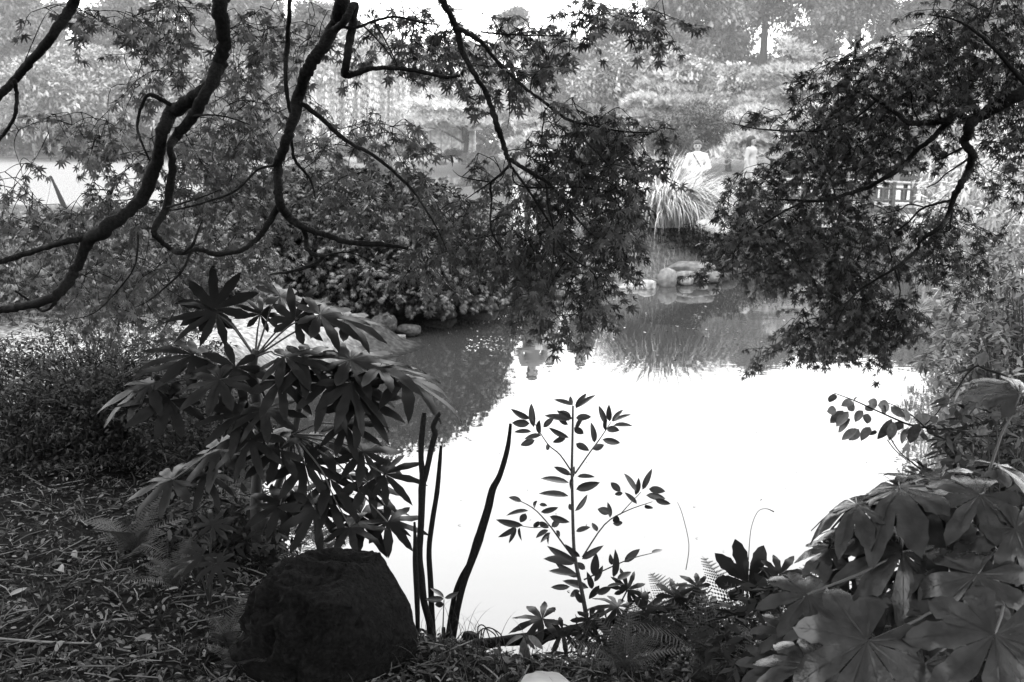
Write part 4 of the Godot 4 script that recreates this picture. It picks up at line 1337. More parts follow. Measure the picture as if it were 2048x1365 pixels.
# ---------- the bank under our feet
func build_near_ground() -> void:
	rng.seed = 110
	var litter_spot := func():
		var d := 2.2 + 4.2 * pow(rng.randf(), 1.4); var x := rf(-0.62 * d, 0.2 * d)
		if water_dist(x, d) < 0.25: return null
		return Vector3(x, hgt(x, d) + rf(0.004, 0.025), -d)
	var stick := Buf.new()
	tube(stick, [Vector3(0, 0, -0.5), Vector3(0.04, 0.03, 0), Vector3(-0.03, 0, 0.5)], [0.018, 0.022, 0.012], 4)
	var curled := ovate_leaf(0.42, 0.9, 0.35, 5)
	scatter("leaf_litter", 13000, M.ovates[0], M.litter, Vector2(0.01, 0.034), 0.4, litter_spot, Vector2(0.015, 0.26))
	scatter("leaf_litter", 9000, curled, M.litter, Vector2(0.012, 0.036), 0.6, litter_spot, Vector2(0.015, 0.28))
	scatter("leaf_litter", 2600, M.maples[1], M.litter, Vector2(0.018, 0.032), 0.3, litter_spot, Vector2(0.03, 0.14))
	scatter("leaf_litter", 5000, stick.mesh(), M.litter, Vector2(0.03, 0.14), 0.25, litter_spot, Vector2(0.015, 0.28))
	scatter("leaf_litter", 4500, M.turf, M.litter, Vector2(0.02, 0.07), 0.4, litter_spot, Vector2(0.012, 0.18))
	var bank_spot := func():
		var d := rf(2.4, 3.9); var x := rf(-0.3, 2.4)
		if water_dist(x, d) < 0.03: return null
		return Vector3(x, hgt(x, d) + 0.004, -d)
	scatter("leaf_litter", 2500, M.ovates[0], M.litter, Vector2(0.02, 0.05), 0.4, bank_spot, Vector2(0.02, 0.1))
	scatter("bank_grass", 2200, M.blade_mid, M.grass, Vector2(0.06, 0.2), 0.0, bank_spot, Vector2(0.02, 0.08))
	# boulder
	var o := put("boulder", rock_mesh(Vector3(0.285, 0.40, 0.26), 31.0, 110, 70, 0.42, 0.66), M.boulder)
	o.position = at(660, 1295, 2.88)
	o.rotation = Vector3(0.08, 0.5, -0.1)
	tag(o, "big dark mossy boulder at the near water's edge", "boulder")
	# larger fallen leaves one can pick out
	for q in [[128, 1158, 40, "pale fallen leaf lying folded on the litter by the dark bush"], [330, 1195, 38, "curled pale leaf on the litter near the lower frame corner"], [135, 1298, 36, "pale fallen leaf flat on the twigs at the lowest corner of the bank"], [305, 1285, 34, "pale split leaf below the small hand-shaped leaves"], [155, 1128, 40, "broad grey fallen leaf beside the folded pale one"], [20, 1205, 34, "light fallen leaf at the very edge of the litter"]]:
		var p := on_ground(q[0], q[1])
		var m := put("fallen_leaf", curled if q[2] % 4 == 0 else M.ovates[2], M.pale_litter)
		m.transform = Transform3D(basis_of(Vector3(rf(-1, 1), 0.1, rf(-1, 1)), Vector3(rf(-0.3, 0.3), 1, rf(0, 0.6))).scaled(Vector3.ONE * q[2] / FPX * -p.z * 1.2), p + Vector3(0, 0.025, 0))
		tag(m, q[3], "leaf", "")
	for q in [[[0, 1285, 6, 60, 1265, 6, 130, 1190, 5, 160, 1160, 4], "dark bare stick lying across the litter by the frame edge"], [[0, 1292, 5, 90, 1299, 5, 190, 1302, 3], "thin pale twig lying level on the litter"], [[150, 1330, 6, 190, 1300, 6, 215, 1265, 4], "short dark stick leaning on the litter near the small ferns"]]:
		var pts := []; var rads := []
		var L: Array = q[0]
		for k in L.size() / 3:
			var p := on_ground(L[k * 3], L[k * 3 + 1])
			pts.append(p + Vector3(0, 0.025, 0)); rads.append(L[k * 3 + 2] * 0.5 / FPX * -p.z)
		var b := Buf.new()
		var s := spline(pts, rads, 4)
		tube(b, s[0], s[1], 6, 0.15)
		tag(put("fallen_stick", b.mesh(), M.bark if q[0][2] == 6 else M.pale_litter), q[1], "stick")
	# pale stone in the lower middle, stump, log
	o = put("path_stone", rock_mesh(Vector3(0.09, 0.045, 0.07), 44.0, 26, 16, 0.15, 0.7), M.plaster)
	o.position = at(1090, 1380, 2.62)
	tag(o, "pale smooth stone at the lower edge below the fallen log", "stone")
	var root := thing("fallen_log", "slim dark fallen branch lying along the water's edge", "log", at(900, 1290, 3.2))
	stem_tube(root, "trunk", [800, 1318, 30, 880, 1303, 27, 980, 1286, 26, 1070, 1275, 24, 1180, 1253, 22, 1290, 1228, 17, 1370, 1212, 10], 3.15, 3.35, M.cut_stem, 0.3)
	stem_tube(root, "snag", [1240, 1240, 8, 1265, 1205, 6, 1300, 1185, 4], 3.25, 3.3, M.cut_stem)
	root = thing("tree_stump", "small dark rotten stump at the end of the fallen branch", "stump", at(935, 1290, 3.22))
	var b := Buf.new()
	tube(b, [at(940, 1300, 3.25), at(940, 1285, 3.25), at(943, 1272, 3.25), at(944, 1268, 3.25)], [0.045, 0.036, 0.033, 0.02], 12, 0.5)
	put("wood", b.mesh(), M.cut_stem, root)

func build_maples() -> void:
	rng.seed = 130
	var T := Limbed.new()
	T.root = thing("maple_tree", "maple with three dark limbs arching down over the bank from above", "tree", Vector3(-0.5, hgt(-0.5, -1.3), 1.3))
	T.leaf = 0.026
	var b := Buf.new()
	var s := spline([Vector3(-0.5, 0.2, 1.3), Vector3(-0.62, 1.2, 1.25), Vector3(-0.5, 2.2, 1.0), Vector3(-0.45, 3.0, 0.5)], [0.2, 0.15, 0.13, 0.1], 6)
	tube(b, s[0], s[1], 14, 0.2)
	put("trunk", b.mesh(), M.bark, T.root)
	var crotch := Vector3(-0.45, 2.98, 0.52)
	# first limb, its fork and its side branches
	branch(T, 3.0, 3.15, [455, -60, 48, 440, 10, 46, 448, 70, 45, 440, 125, 44, 415, 175, 43, 372, 207, 42, 340, 228, 41, 325, 265, 38, 311, 330, 38, 280, 400, 40, 215, 455, 42, 180, 480, 40, 150, 540, 34, 110, 592, 29, 50, 612, 26, 0, 620, 23, -60, 624, 20], [crotch, Vector3(-0.5, 3.5, -1.0), at(490, -430, 2.75)], [0.075, 0.06, 0.042])
	branch(T, 3.0, 3.1, [428, 150, 30, 405, 200, 34, 382, 236, 33, 350, 278, 30, 340, 292, 26, 345, 340, 24, 332, 415, 22, 308, 460, 20, 318, 478, 18, 342, 499, 16, 364, 506, 14, 395, 497, 10])
	branch(T, 3.12, 3.2, [184, 476, 22, 130, 484, 21, 60, 505, 19, 0, 525, 17, -60, 545, 15])
	branch(T, 3.05, 3.0, [340, 210, 12, 300, 190, 9, 284, 210, 8, 274, 252, 8, 285, 290, 7, 300, 322, 5])
	branch(T, 3.1, 3.2, [112, 590, 12, 108, 608, 10, 85, 622, 8, 55, 600, 7, 30, 582, 5])
	branch(T, 3.0, 2.9, [385, 232, 7, 420, 230, 5, 460, 236, 4, 500, 250, 3])
	branch(T, 3.0, 2.9, [335, 415, 7, 370, 405, 5, 400, 396, 4, 440, 380, 3])
	branch(T, 3.0, 2.9, [366, 505, 10, 385, 490, 8, 395, 465, 5, 405, 440, 3])
	branch(T, 3.1, 3.0, [382, 505, 9, 365, 540, 8, 340, 566, 6, 300, 600, 4, 270, 615, 2])
	branch(T, 3.1, 3.0, [276, 470, 6, 270, 530, 5, 240, 575, 4, 190, 625, 3, 140, 640, 2])
	# second limb
	branch(T, 3.2, 3.4, [694, -50, 44, 683, 10, 42, 668, 52, 40, 640, 100, 38, 614, 142, 37, 597, 190, 34, 583, 250, 31, 570, 290, 30, 556, 330, 30, 557, 380, 28, 562, 412, 26, 575, 432, 25, 592, 447, 23, 612, 458, 21, 650, 470, 18, 698, 485, 16, 760, 489, 13, 815, 497, 8], [crotch, Vector3(-0.4, 3.5, -1.0), at(765, -380, 2.9)], [0.08, 0.06, 0.042])
	branch(T, 3.35, 3.3, [560, 405, 20, 535, 450, 19, 514, 478, 17, 478, 503, 15, 430, 508, 13, 400, 500, 11, 372, 505, 9])
	branch(T, 3.4, 3.45, [605, 452, 14, 612, 475, 13, 612, 492, 13, 625, 508, 12, 646, 513, 11, 625, 530, 10, 583, 543, 8, 540, 549, 4])
	branch(T, 3.4, 3.5, [640, 515, 6, 690, 505, 4, 740, 520, 3, 800, 545, 2])
	branch(T, 3.3, 3.1, [598, 203, 12, 640, 235, 11, 690, 280, 10, 748, 312, 9, 805, 360, 8, 830, 387, 6, 855, 425, 5, 876, 460, 4, 893, 500, 3])
	branch(T, 3.3, 3.4, [552, 320, 8, 545, 332, 8, 515, 340, 7, 470, 382, 6, 410, 405, 5, 340, 422, 4])
	branch(T, 3.2, 3.25, [580, 225, 9, 571, 160, 11, 574, 95, 12, 578, 30, 12, 582, -30, 12])
	branch(T, 3.3, 3.4, [582, 275, 9, 590, 320, 8, 620, 358, 6, 630, 395, 4])
	# third: the short limb bent like an elbow, and its neighbours
	branch(T, 3.1, 2.95, [668, 60, 20, 690, 40, 22, 709, 10, 24, 701, 70, 24, 694, 120, 22, 689, 150, 20, 712, 147, 14, 741, 138, 13, 793, 137, 12, 834, 142, 11, 870, 150, 9, 892, 155, 8, 920, 152, 6])
	branch(T, 3.1, 3.0, [676, 54, 8, 714, 55, 7, 748, 42, 7, 793, 34, 6, 846, 46, 5, 880, 50, 3])
	branch(T, 3.05, 3.0, [748, 44, 5, 770, 80, 4, 792, 125, 3, 800, 150, 2, 822, 162, 2])
	branch(T, 3.05, 3.0, [725, 50, 4, 750, 75, 4, 780, 110, 3, 798, 145, 2])
	# fourth limb: long and thin through the middle
	branch(T, 3.1, 3.0, [880, -40, 22, 887, 5, 20, 912, 55, 19, 926, 106, 17, 950, 150, 16, 970, 184, 16, 982, 212, 15, 994, 249, 14, 1005, 284, 14, 1015, 314, 13, 1022, 335, 8], [crotch, Vector3(-0.3, 3.45, -1.0), at(850, -420, 2.8)], [0.06, 0.045, 0.026])
	branch(T, 3.08, 2.8, [914, 56, 13, 960, 82, 11, 988, 116, 10, 1022, 150, 9, 1056, 181, 9, 1090, 205, 8, 1124, 232, 8, 1148, 244, 7, 1193, 253, 5, 1244, 263, 4, 1305, 265, 3, 1326, 256, 3, 1350, 260, 2])
	branch(T, 2.85, 2.7, [1148, 244, 6, 1158, 267, 5, 1186, 297, 5, 1213, 325, 4, 1240, 359, 3])
	branch(T, 3.0, 2.85, [1016, 316, 11, 1056, 342, 10, 1090, 362, 9, 1107, 376, 8, 1138, 417, 6, 1172, 458, 5, 1200, 480, 3])
	branch(T, 3.0, 2.9, [1022, 333, 7, 1049, 369, 6, 1076, 410, 6, 1104, 455, 5, 1131, 505, 4, 1186, 546, 4, 1196, 577, 3])
	branch(T, 3.0, 3.05, [1018, 332, 8, 998, 352, 7, 982, 367, 7, 983, 400, 6, 982, 458, 5, 1005, 500, 3])
	branch(T, 3.0, 2.9, [1091, 363, 5, 1096, 410, 4, 1107, 460, 4, 1107, 508, 3, 1100, 560, 2])
	branch(T, 3.05, 3.1, [982, 365, 4, 950, 386, 3, 930, 400, 2])
	branch(T, 3.05, 3.15, [980, 364, 4, 945, 359, 3, 919, 352, 2, 905, 340, 1])
	branch(T, 3.0, 2.9, [1026, 335, 5, 1040, 372, 4, 1160, 375, 3, 1225, 385, 2])
	branch(T, 3.0, 2.9, [1018, 150, 4, 1018, 195, 3, 1019, 228, 2, 1014, 258, 1])
	branch(T, 3.0, 2.9, [962, 64, 5, 1000, 68, 5, 1060, 71, 4, 1130, 72, 2])
	# branch at the far corner
	branch(T, 2.7, 2.9, [165, -50, 34, 145, 10, 31, 105, 70, 27, 65, 118, 25, 30, 158, 25, 0, 190, 24, -60, 260, 20], [crotch, Vector3(-0.6, 3.45, -0.9), at(270, -350, 2.4)], [0.06, 0.05, 0.03])
	branch(T, 2.82, 2.9, [28, 160, 12, 33, 190, 10, 29, 230, 10, 10, 265, 9, -20, 300, 8])
	# where the leaves hang: x, y, half width, half height, distance, thickness, fullness
	for q in [[105, 12, 55, 22, 2.9, 0.3, 1.3], [215, 40, 75, 45, 3.0, 0.4, 1.3], [330, 30, 80, 55, 3.1, 0.5, 1.7], [395, 95, 45, 35, 3.2, 0.4, 0.9], [300, 115, 60, 30, 3.4, 0.4, 0.8], [275, 150, 50, 30, 3.3, 0.4, 1.1], [345, 165, 60, 30, 3.3, 0.4, 1.2], [520, 30, 70, 50, 3.3, 0.5, 1.2], [490, 95, 55, 45, 3.4, 0.5, 1.4], [560, 90, 60, 45, 3.4, 0.5, 1.6], [635, 50, 40, 60, 3.4, 0.4, 1.2], [520, 160, 75, 40, 3.5, 0.5, 1.0], [430, 210, 40, 45, 3.3, 0.4, 1.0], [490, 225, 75, 50, 3.4, 0.5, 1.9], [520, 285, 60, 45, 3.5, 0.5, 1.7], [620, 190, 30, 40, 3.3, 0.4, 1.0],
		[180, 245, 95, 38, 3.6, 0.6, 1.3], [250, 300, 80, 45, 3.5, 0.6, 1.9], [330, 300, 60, 50, 3.4, 0.5, 1.4], [420, 300, 80, 60, 3.6, 0.6, 1.7], [90, 250, 70, 25, 3.6, 0.5, 0.7], [40, 340, 60, 30, 3.5, 0.5, 0.8], [25, 400, 60, 50, 3.5, 0.6, 1.3], [100, 445, 90, 45, 3.6, 0.6, 1.5], [215, 365, 40, 35, 3.4, 0.4, 1.4], [190, 430, 90, 45, 3.6, 0.6, 1.8], [300, 410, 80, 60, 3.7, 0.7, 1.8], [400, 380, 90, 60, 3.7, 0.7, 1.6], [480, 420, 80, 60, 3.7, 0.7, 1.6], [500, 345, 60, 50, 3.6, 0.6, 1.6], [90, 545, 110, 50, 3.7, 0.7, 1.5], [210, 540, 110, 70, 3.8, 0.7, 1.8], [330, 545, 100, 65, 3.8, 0.7, 1.6], [440, 500, 90, 50, 3.9, 0.7, 1.3], [300, 630, 110, 30, 3.9, 0.6, 1.2], [180, 620, 90, 25, 3.9, 0.6, 1.1], [420, 570, 70, 40, 4.0, 0.6, 1.0],
		[640, 290, 45, 50, 3.4, 0.5, 1.2], [690, 270, 50, 40, 3.3, 0.5, 1.1], [745, 250, 55, 28, 3.2, 0.4, 1.5], [800, 262, 40, 28, 3.2, 0.4, 1.6], [780, 300, 70, 30, 3.3, 0.4, 1.1], [650, 355, 50, 45, 3.4, 0.5, 1.3], [720, 380, 60, 35, 3.5, 0.5, 1.1], [845, 330, 32, 42, 3.2, 0.4, 1.5], [830, 385, 60, 35, 3.4, 0.5, 1.3], [760, 420, 80, 35, 3.6, 0.5, 1.4], [650, 420, 60, 35, 3.6, 0.5, 1.2], [880, 420, 60, 40, 3.3, 0.5, 1.3], [580, 480, 60, 40, 3.7, 0.5, 0.9], [880, 480, 70, 45, 3.5, 0.5, 1.5], [800, 525, 90, 35, 3.8, 0.5, 1.2],
		[790, 45, 70, 45, 3.1, 0.4, 1.4], [860, 30, 60, 38, 3.1, 0.4, 1.6], [760, 95, 45, 30, 3.1, 0.4, 0.9], [830, 95, 60, 40, 3.1, 0.4, 1.8], [900, 90, 50, 50, 3.0, 0.4, 1.6], [960, 60, 50, 35, 3.0, 0.4, 1.2], [985, 115, 60, 50, 3.0, 0.4, 1.5], [1055, 70, 60, 40, 3.0, 0.4, 1.6], [1140, 68, 52, 20, 2.9, 0.3, 1.6], [1090, 110, 50, 35, 2.9, 0.4, 1.5], [930, 160, 42, 22, 2.9, 0.3, 1.4], [1010, 165, 45, 30, 2.9, 0.4, 1.3], [1070, 165, 35, 40, 2.9, 0.4, 1.3], [712, 80, 18, 25, 3.0, 0.2, 0.9],
		[1215, 10, 85, 28, 2.8, 0.4, 1.9], [1285, 30, 62, 32, 2.8, 0.4, 1.9], [1200, 40, 30, 15, 2.8, 0.3, 0.9], [1325, 15, 30, 35, 2.8, 0.3, 1.3],
		[1090, 240, 32, 35, 2.9, 0.3, 1.1], [1130, 215, 50, 30, 2.8, 0.3, 1.1], [1180, 235, 60, 30, 2.8, 0.3, 1.7], [1245, 255, 65, 38, 2.8, 0.3, 2.0], [1300, 262, 35, 26, 2.8, 0.3, 1.4], [1100, 300, 65, 45, 2.9, 0.4, 1.7], [1180, 305, 70, 45, 2.8, 0.4, 1.9], [1260, 310, 55, 45, 2.8, 0.4, 1.9], [1060, 350, 60, 40, 3.0, 0.4, 1.6], [1140, 370, 80, 45, 2.9, 0.4, 1.9], [1230, 365, 70, 40, 2.8, 0.4, 1.9], [1300, 370, 38, 22, 2.8, 0.3, 1.5], [1080, 420, 90, 45, 3.0, 0.5, 1.8], [1180, 430, 80, 45, 2.9, 0.5, 1.9], [1245, 430, 45, 45, 2.8, 0.4, 1.6], [1030, 480, 80, 50, 3.1, 0.5, 1.7], [1130, 490, 90, 50, 3.0, 0.5, 1.9], [1215, 500, 60, 50, 2.9, 0.4, 1.8], [1100, 550, 80, 45, 3.0, 0.5, 1.7], [1180, 560, 55, 45, 2.9, 0.4, 1.9], [1160, 610, 60, 35, 2.9, 0.4, 1.7], [1110, 640, 45, 22, 3.0, 0.3, 1.2], [1060, 600, 35, 30, 3.0, 0.3, 1.0], [975, 330, 32, 40, 3.0, 0.3, 1.2], [955, 420, 60, 40, 3.2, 0.5, 1.5], [960, 510, 70, 45, 3.3, 0.5, 1.6], [870, 540, 60, 30, 3.6, 0.5, 1.1]]:
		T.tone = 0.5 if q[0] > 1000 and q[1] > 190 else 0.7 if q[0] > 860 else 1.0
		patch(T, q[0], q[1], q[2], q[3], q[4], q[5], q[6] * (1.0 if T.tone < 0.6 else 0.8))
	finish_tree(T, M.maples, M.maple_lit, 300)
	# the part of its crown that roofs the bank, above the picture
	rng.seed = 140
	var xs := []; var cs := PackedFloat32Array()
	for k in 5500:
		var u := runit() * pow(rng.randf(), 0.33)
		var p := Vector3(-1.2, 3.75, -2.2) + Vector3(u.x * 5.0, u.y * 0.9, u.z * 5.4)
		if p.y < 2.75 + maxf(0.0, -p.z) * 0.17: continue
		xs.append(Transform3D(Basis(Vector3.UP, rf(0, TAU)).scaled(Vector3.ONE * rf(0.16, 0.26)), p)); cs.append(rf(0.8, 1.2))
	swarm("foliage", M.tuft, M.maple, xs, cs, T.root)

	# the maple on the east side
	rng.seed = 150
	T = Limbed.new()
	T.root = thing("maple_tree", "dark-leaved maple reaching in over the pond from the east bank", "tree", Vector3(2.95, hgt(2.95, 3.3), -3.3))
	T.leaf = 0.025; T.tone = 0.85
	b = Buf.new()
	s = spline([T.root.position - Vector3(0, 0.2, 0), Vector3(2.9, 1.3, -3.3), Vector3(2.7, 2.15, -3.45), Vector3(2.75, 3.2, -3.4)], [0.13, 0.1, 0.08, 0.05], 6)
	tube(b, s[0], s[1], 12, 0.2)
	put("trunk", b.mesh(), M.bark, T.root)
	branch(T, 3.6, 3.8, [2330, 60, 46, 2180, 132, 43, 2048, 186, 40, 1997, 212, 37, 1956, 236, 34, 1939, 250, 28, 1937, 268, 26, 1929, 286, 27, 1943, 304, 25, 1944, 320, 23, 1936, 342, 21, 1922, 369, 19, 1908, 395, 17, 1896, 431, 13, 1881, 454, 11, 1843, 481, 9, 1833, 501, 8, 1792, 536, 7, 1751, 560, 6, 1717, 583, 5, 1690, 614, 4, 1668, 660, 3], [Vector3(2.68, 2.2, -3.45)], [0.06])
	branch(T, 3.7, 3.7, [1945, 240, 22, 1912, 228, 22, 1898, 240, 20, 1878, 244, 16, 1843, 246, 14, 1816, 246, 12, 1796, 229, 10, 1755, 202, 8, 1727, 181, 5, 1712, 160, 3])
	branch(T, 3.7, 3.9, [1900, 243, 17, 1881, 260, 15, 1861, 280, 14, 1826, 308, 13, 1806, 331, 13, 1772, 355, 11, 1734, 376, 10, 1690, 390, 8, 1642, 402, 7, 1587, 400, 5, 1539, 400, 3])
	branch(T, 3.85, 3.9, [1612, 402, 6, 1574, 420, 5, 1539, 441, 5, 1512, 458, 4, 1485, 481, 4, 1468, 508, 3, 1465, 560, 2])
	branch(T, 3.7, 3.8, [1752, 203, 6, 1717, 232, 5, 1673, 253, 5, 1621, 263, 4, 1553, 261, 4, 1502, 256, 3, 1461, 246, 2])
	branch(T, 3.8, 3.85, [1932, 292, 6, 1903, 307, 5, 1877, 318, 4, 1858, 293, 3])
	branch(T, 3.8, 3.85, [1943, 314, 6, 1916, 332, 5, 1891, 349, 4, 1875, 365, 4, 1854, 375, 3])
	branch(T, 3.8, 3.9, [1908, 401, 8, 1879, 406, 7, 1850, 415, 6, 1835, 425, 5, 1815, 447, 5, 1780, 476, 4, 1782, 508, 3, 1792, 532, 2])
	branch(T, 3.85, 3.9, [1850, 415, 4, 1819, 409, 4, 1796, 421, 3, 1747, 431, 2])
	branch(T, 3.8, 3.85, [1905, 412, 4, 1901, 445, 4, 1898, 462, 3, 1866, 464, 2])
	branch(T, 3.7, 3.7, [1885, 246, 5, 1872, 205, 4, 1880, 180, 3, 1900, 160, 2])
	branch(T, 3.7, 3.7, [1840, 246, 5, 1825, 215, 4, 1820, 180, 3, 1790, 150, 2])
	branch(T, 3.8, 3.8, [1790, 536, 5, 1800, 590, 4, 1775, 640, 3, 1760, 690, 2])
	branch(T, 3.8, 3.8, [1700, 600, 4, 1640, 650, 3, 1580, 690, 2, 1520, 714, 1])
	branch(T, 3.6, 3.5, [2060, 180, 16, 2010, 120, 12, 1960, 70, 9, 1910, 40, 5, 1860, 30, 3])
	for q in [[1990, 30, 70, 50, 3.6, 0.5, 2.3], [1900, 50, 60, 50, 3.6, 0.5, 2.1], [1840, 95, 55, 40, 3.6, 0.5, 1.8], [1960, 120, 90, 50, 3.6, 0.5, 2.3], [1870, 150, 70, 50, 3.6, 0.5, 2.2], [1780, 135, 60, 35, 3.6, 0.4, 1.9], [1715, 105, 28, 18, 3.6, 0.3, 1.5], [1690, 150, 60, 35, 3.6, 0.4, 1.9], [1640, 175, 45, 30, 3.7, 0.4, 1.4], [1760, 195, 90, 40, 3.7, 0.5, 2.0], [1680, 215, 70, 35, 3.7, 0.5, 1.7], [1600, 240, 60, 25, 3.7, 0.4, 1.6], [1530, 238, 35, 16, 3.7, 0.3, 1.4], [1720, 270, 110, 40, 3.8, 0.5, 2.2], [1620, 285, 50, 40, 3.8, 0.4, 1.9], [1600, 340, 45, 40, 3.8, 0.4, 1.9], [1690, 325, 80, 45, 3.8, 0.5, 2.2], [1770, 300, 60, 35, 3.8, 0.5, 2.0], [1850, 215, 80, 40, 3.7, 0.5, 1.7], [1960, 200, 70, 35, 3.6, 0.5, 1.7], [2020, 250, 60, 60, 3.6, 0.5, 1.9], [2000, 330, 60, 35, 3.7, 0.5, 1.1], [1880, 285, 40, 30, 3.7, 0.4, 1.2], [1540, 360, 70, 25, 3.8, 0.4, 1.7], [1500, 400, 55, 35, 3.8, 0.4, 1.8], [1620, 390, 80, 40, 3.9, 0.5, 2.1], [1690, 400, 40, 40, 3.9, 0.4, 2.0], [1480, 450, 45, 45, 3.8, 0.4, 1.8], [1560, 455, 80, 50, 3.9, 0.5, 2.2], [1660, 470, 90, 50, 3.9, 0.5, 2.2], [1770, 455, 70, 35, 3.9, 0.5, 2.1], [1460, 510, 45, 40, 3.8, 0.4, 1.7], [1540, 525, 80, 45, 3.9, 0.5, 2.1], [1640, 540, 90, 45, 3.9, 0.5, 2.2], [1740, 530, 80, 50, 3.9, 0.5, 2.1], [1840, 450, 60, 35, 3.8, 0.5, 1.9], [1900, 430, 45, 35, 3.8, 0.4, 1.7], [1850, 510, 70, 40, 3.8, 0.5, 1.9], [1920, 490, 45, 40, 3.8, 0.4, 1.7], [1950, 540, 30, 30, 3.8, 0.3, 1.3], [1880, 565, 60, 25, 3.8, 0.4, 1.1], [1960, 575, 40, 16, 3.8, 0.3, 1.3], [1690, 590, 70, 35, 3.8, 0.4, 2.0], [1760, 600, 60, 40, 3.8, 0.4, 1.8], [1800, 640, 40, 35, 3.8, 0.4, 1.5], [1690, 640, 70, 30, 3.8, 0.4, 1.9], [1620, 665, 50, 24, 3.8, 0.4, 1.7], [1560, 695, 40, 18, 3.8, 0.3, 1.5], [1660, 700, 25, 14, 3.8, 0.2, 1.0], [1750, 690, 28, 32, 3.8, 0.3, 1.6], [1520, 712, 14, 7, 3.8, 0.2, 1.0], [2020, 410, 30, 45, 3.7, 0.3, 0.8], [1440, 540, 25, 20, 3.8, 0.3, 1.1], [2040, 150, 30, 60, 3.6, 0.4, 1.8], [1680, 635, 90, 36, 3.8, 0.4, 2.0], [1600, 690, 60, 18, 3.8, 0.3, 1.8], [1755, 640, 70, 45, 3.8, 0.4, 2.0], [1752, 700, 30, 26, 3.8, 0.3, 1.8], [1670, 690, 50, 20, 3.8, 0.3, 1.5], [1530, 718, 20, 8, 3.8, 0.2, 1.2], [1810, 660, 35, 30, 3.8, 0.3, 1.5]]:
		patch(T, q[0], q[1] - 12, q[2], q[3], q[4], q[5], q[6] * 0.9)
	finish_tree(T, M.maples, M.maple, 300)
	xs = []; cs = PackedFloat32Array()
	for k in 2200:
		var u := runit() * pow(rng.randf(), 0.33)
		var p := Vector3(3.4, 3.7, -2.8) + Vector3(u.x * 3.0, u.y * 0.9, u.z * 4.4)
		if p.y < 2.75 + maxf(0.0, -p.z) * 0.17: continue
		xs.append(Transform3D(Basis(Vector3.UP, rf(0, TAU)).scaled(Vector3.ONE * rf(0.16, 0.26)), p)); cs.append(rf(0.8, 1.2))
	swarm("foliage", M.tuft, M.maple, xs, cs, T.root)
	# evergreens standing close behind the viewer's place
	rng.seed = 160
	low_shrub("evergreen_shrub", "dense evergreen at the viewer's back, west of the maple trunk", "bush", Vector3(-3.4, 2.0, 3.6), Vector3(2.4, 2.2, 1.3), 0.3, 0.05, 1.3, 12)
	low_shrub("evergreen_shrub", "dense evergreen directly at the viewer's back", "bush", Vector3(0.6, 2.0, 4.2), Vector3(2.4, 2.3, 1.3), 0.3, 0.05, 1.3, 12)
	low_shrub("evergreen_shrub", "tall evergreen beside the litter, out past the twiggy bush", "bush", Vector3(-5.2, 1.8, -0.5), Vector3(1.6, 2.0, 2.4), 0.3, 0.05, 1.3, 12)

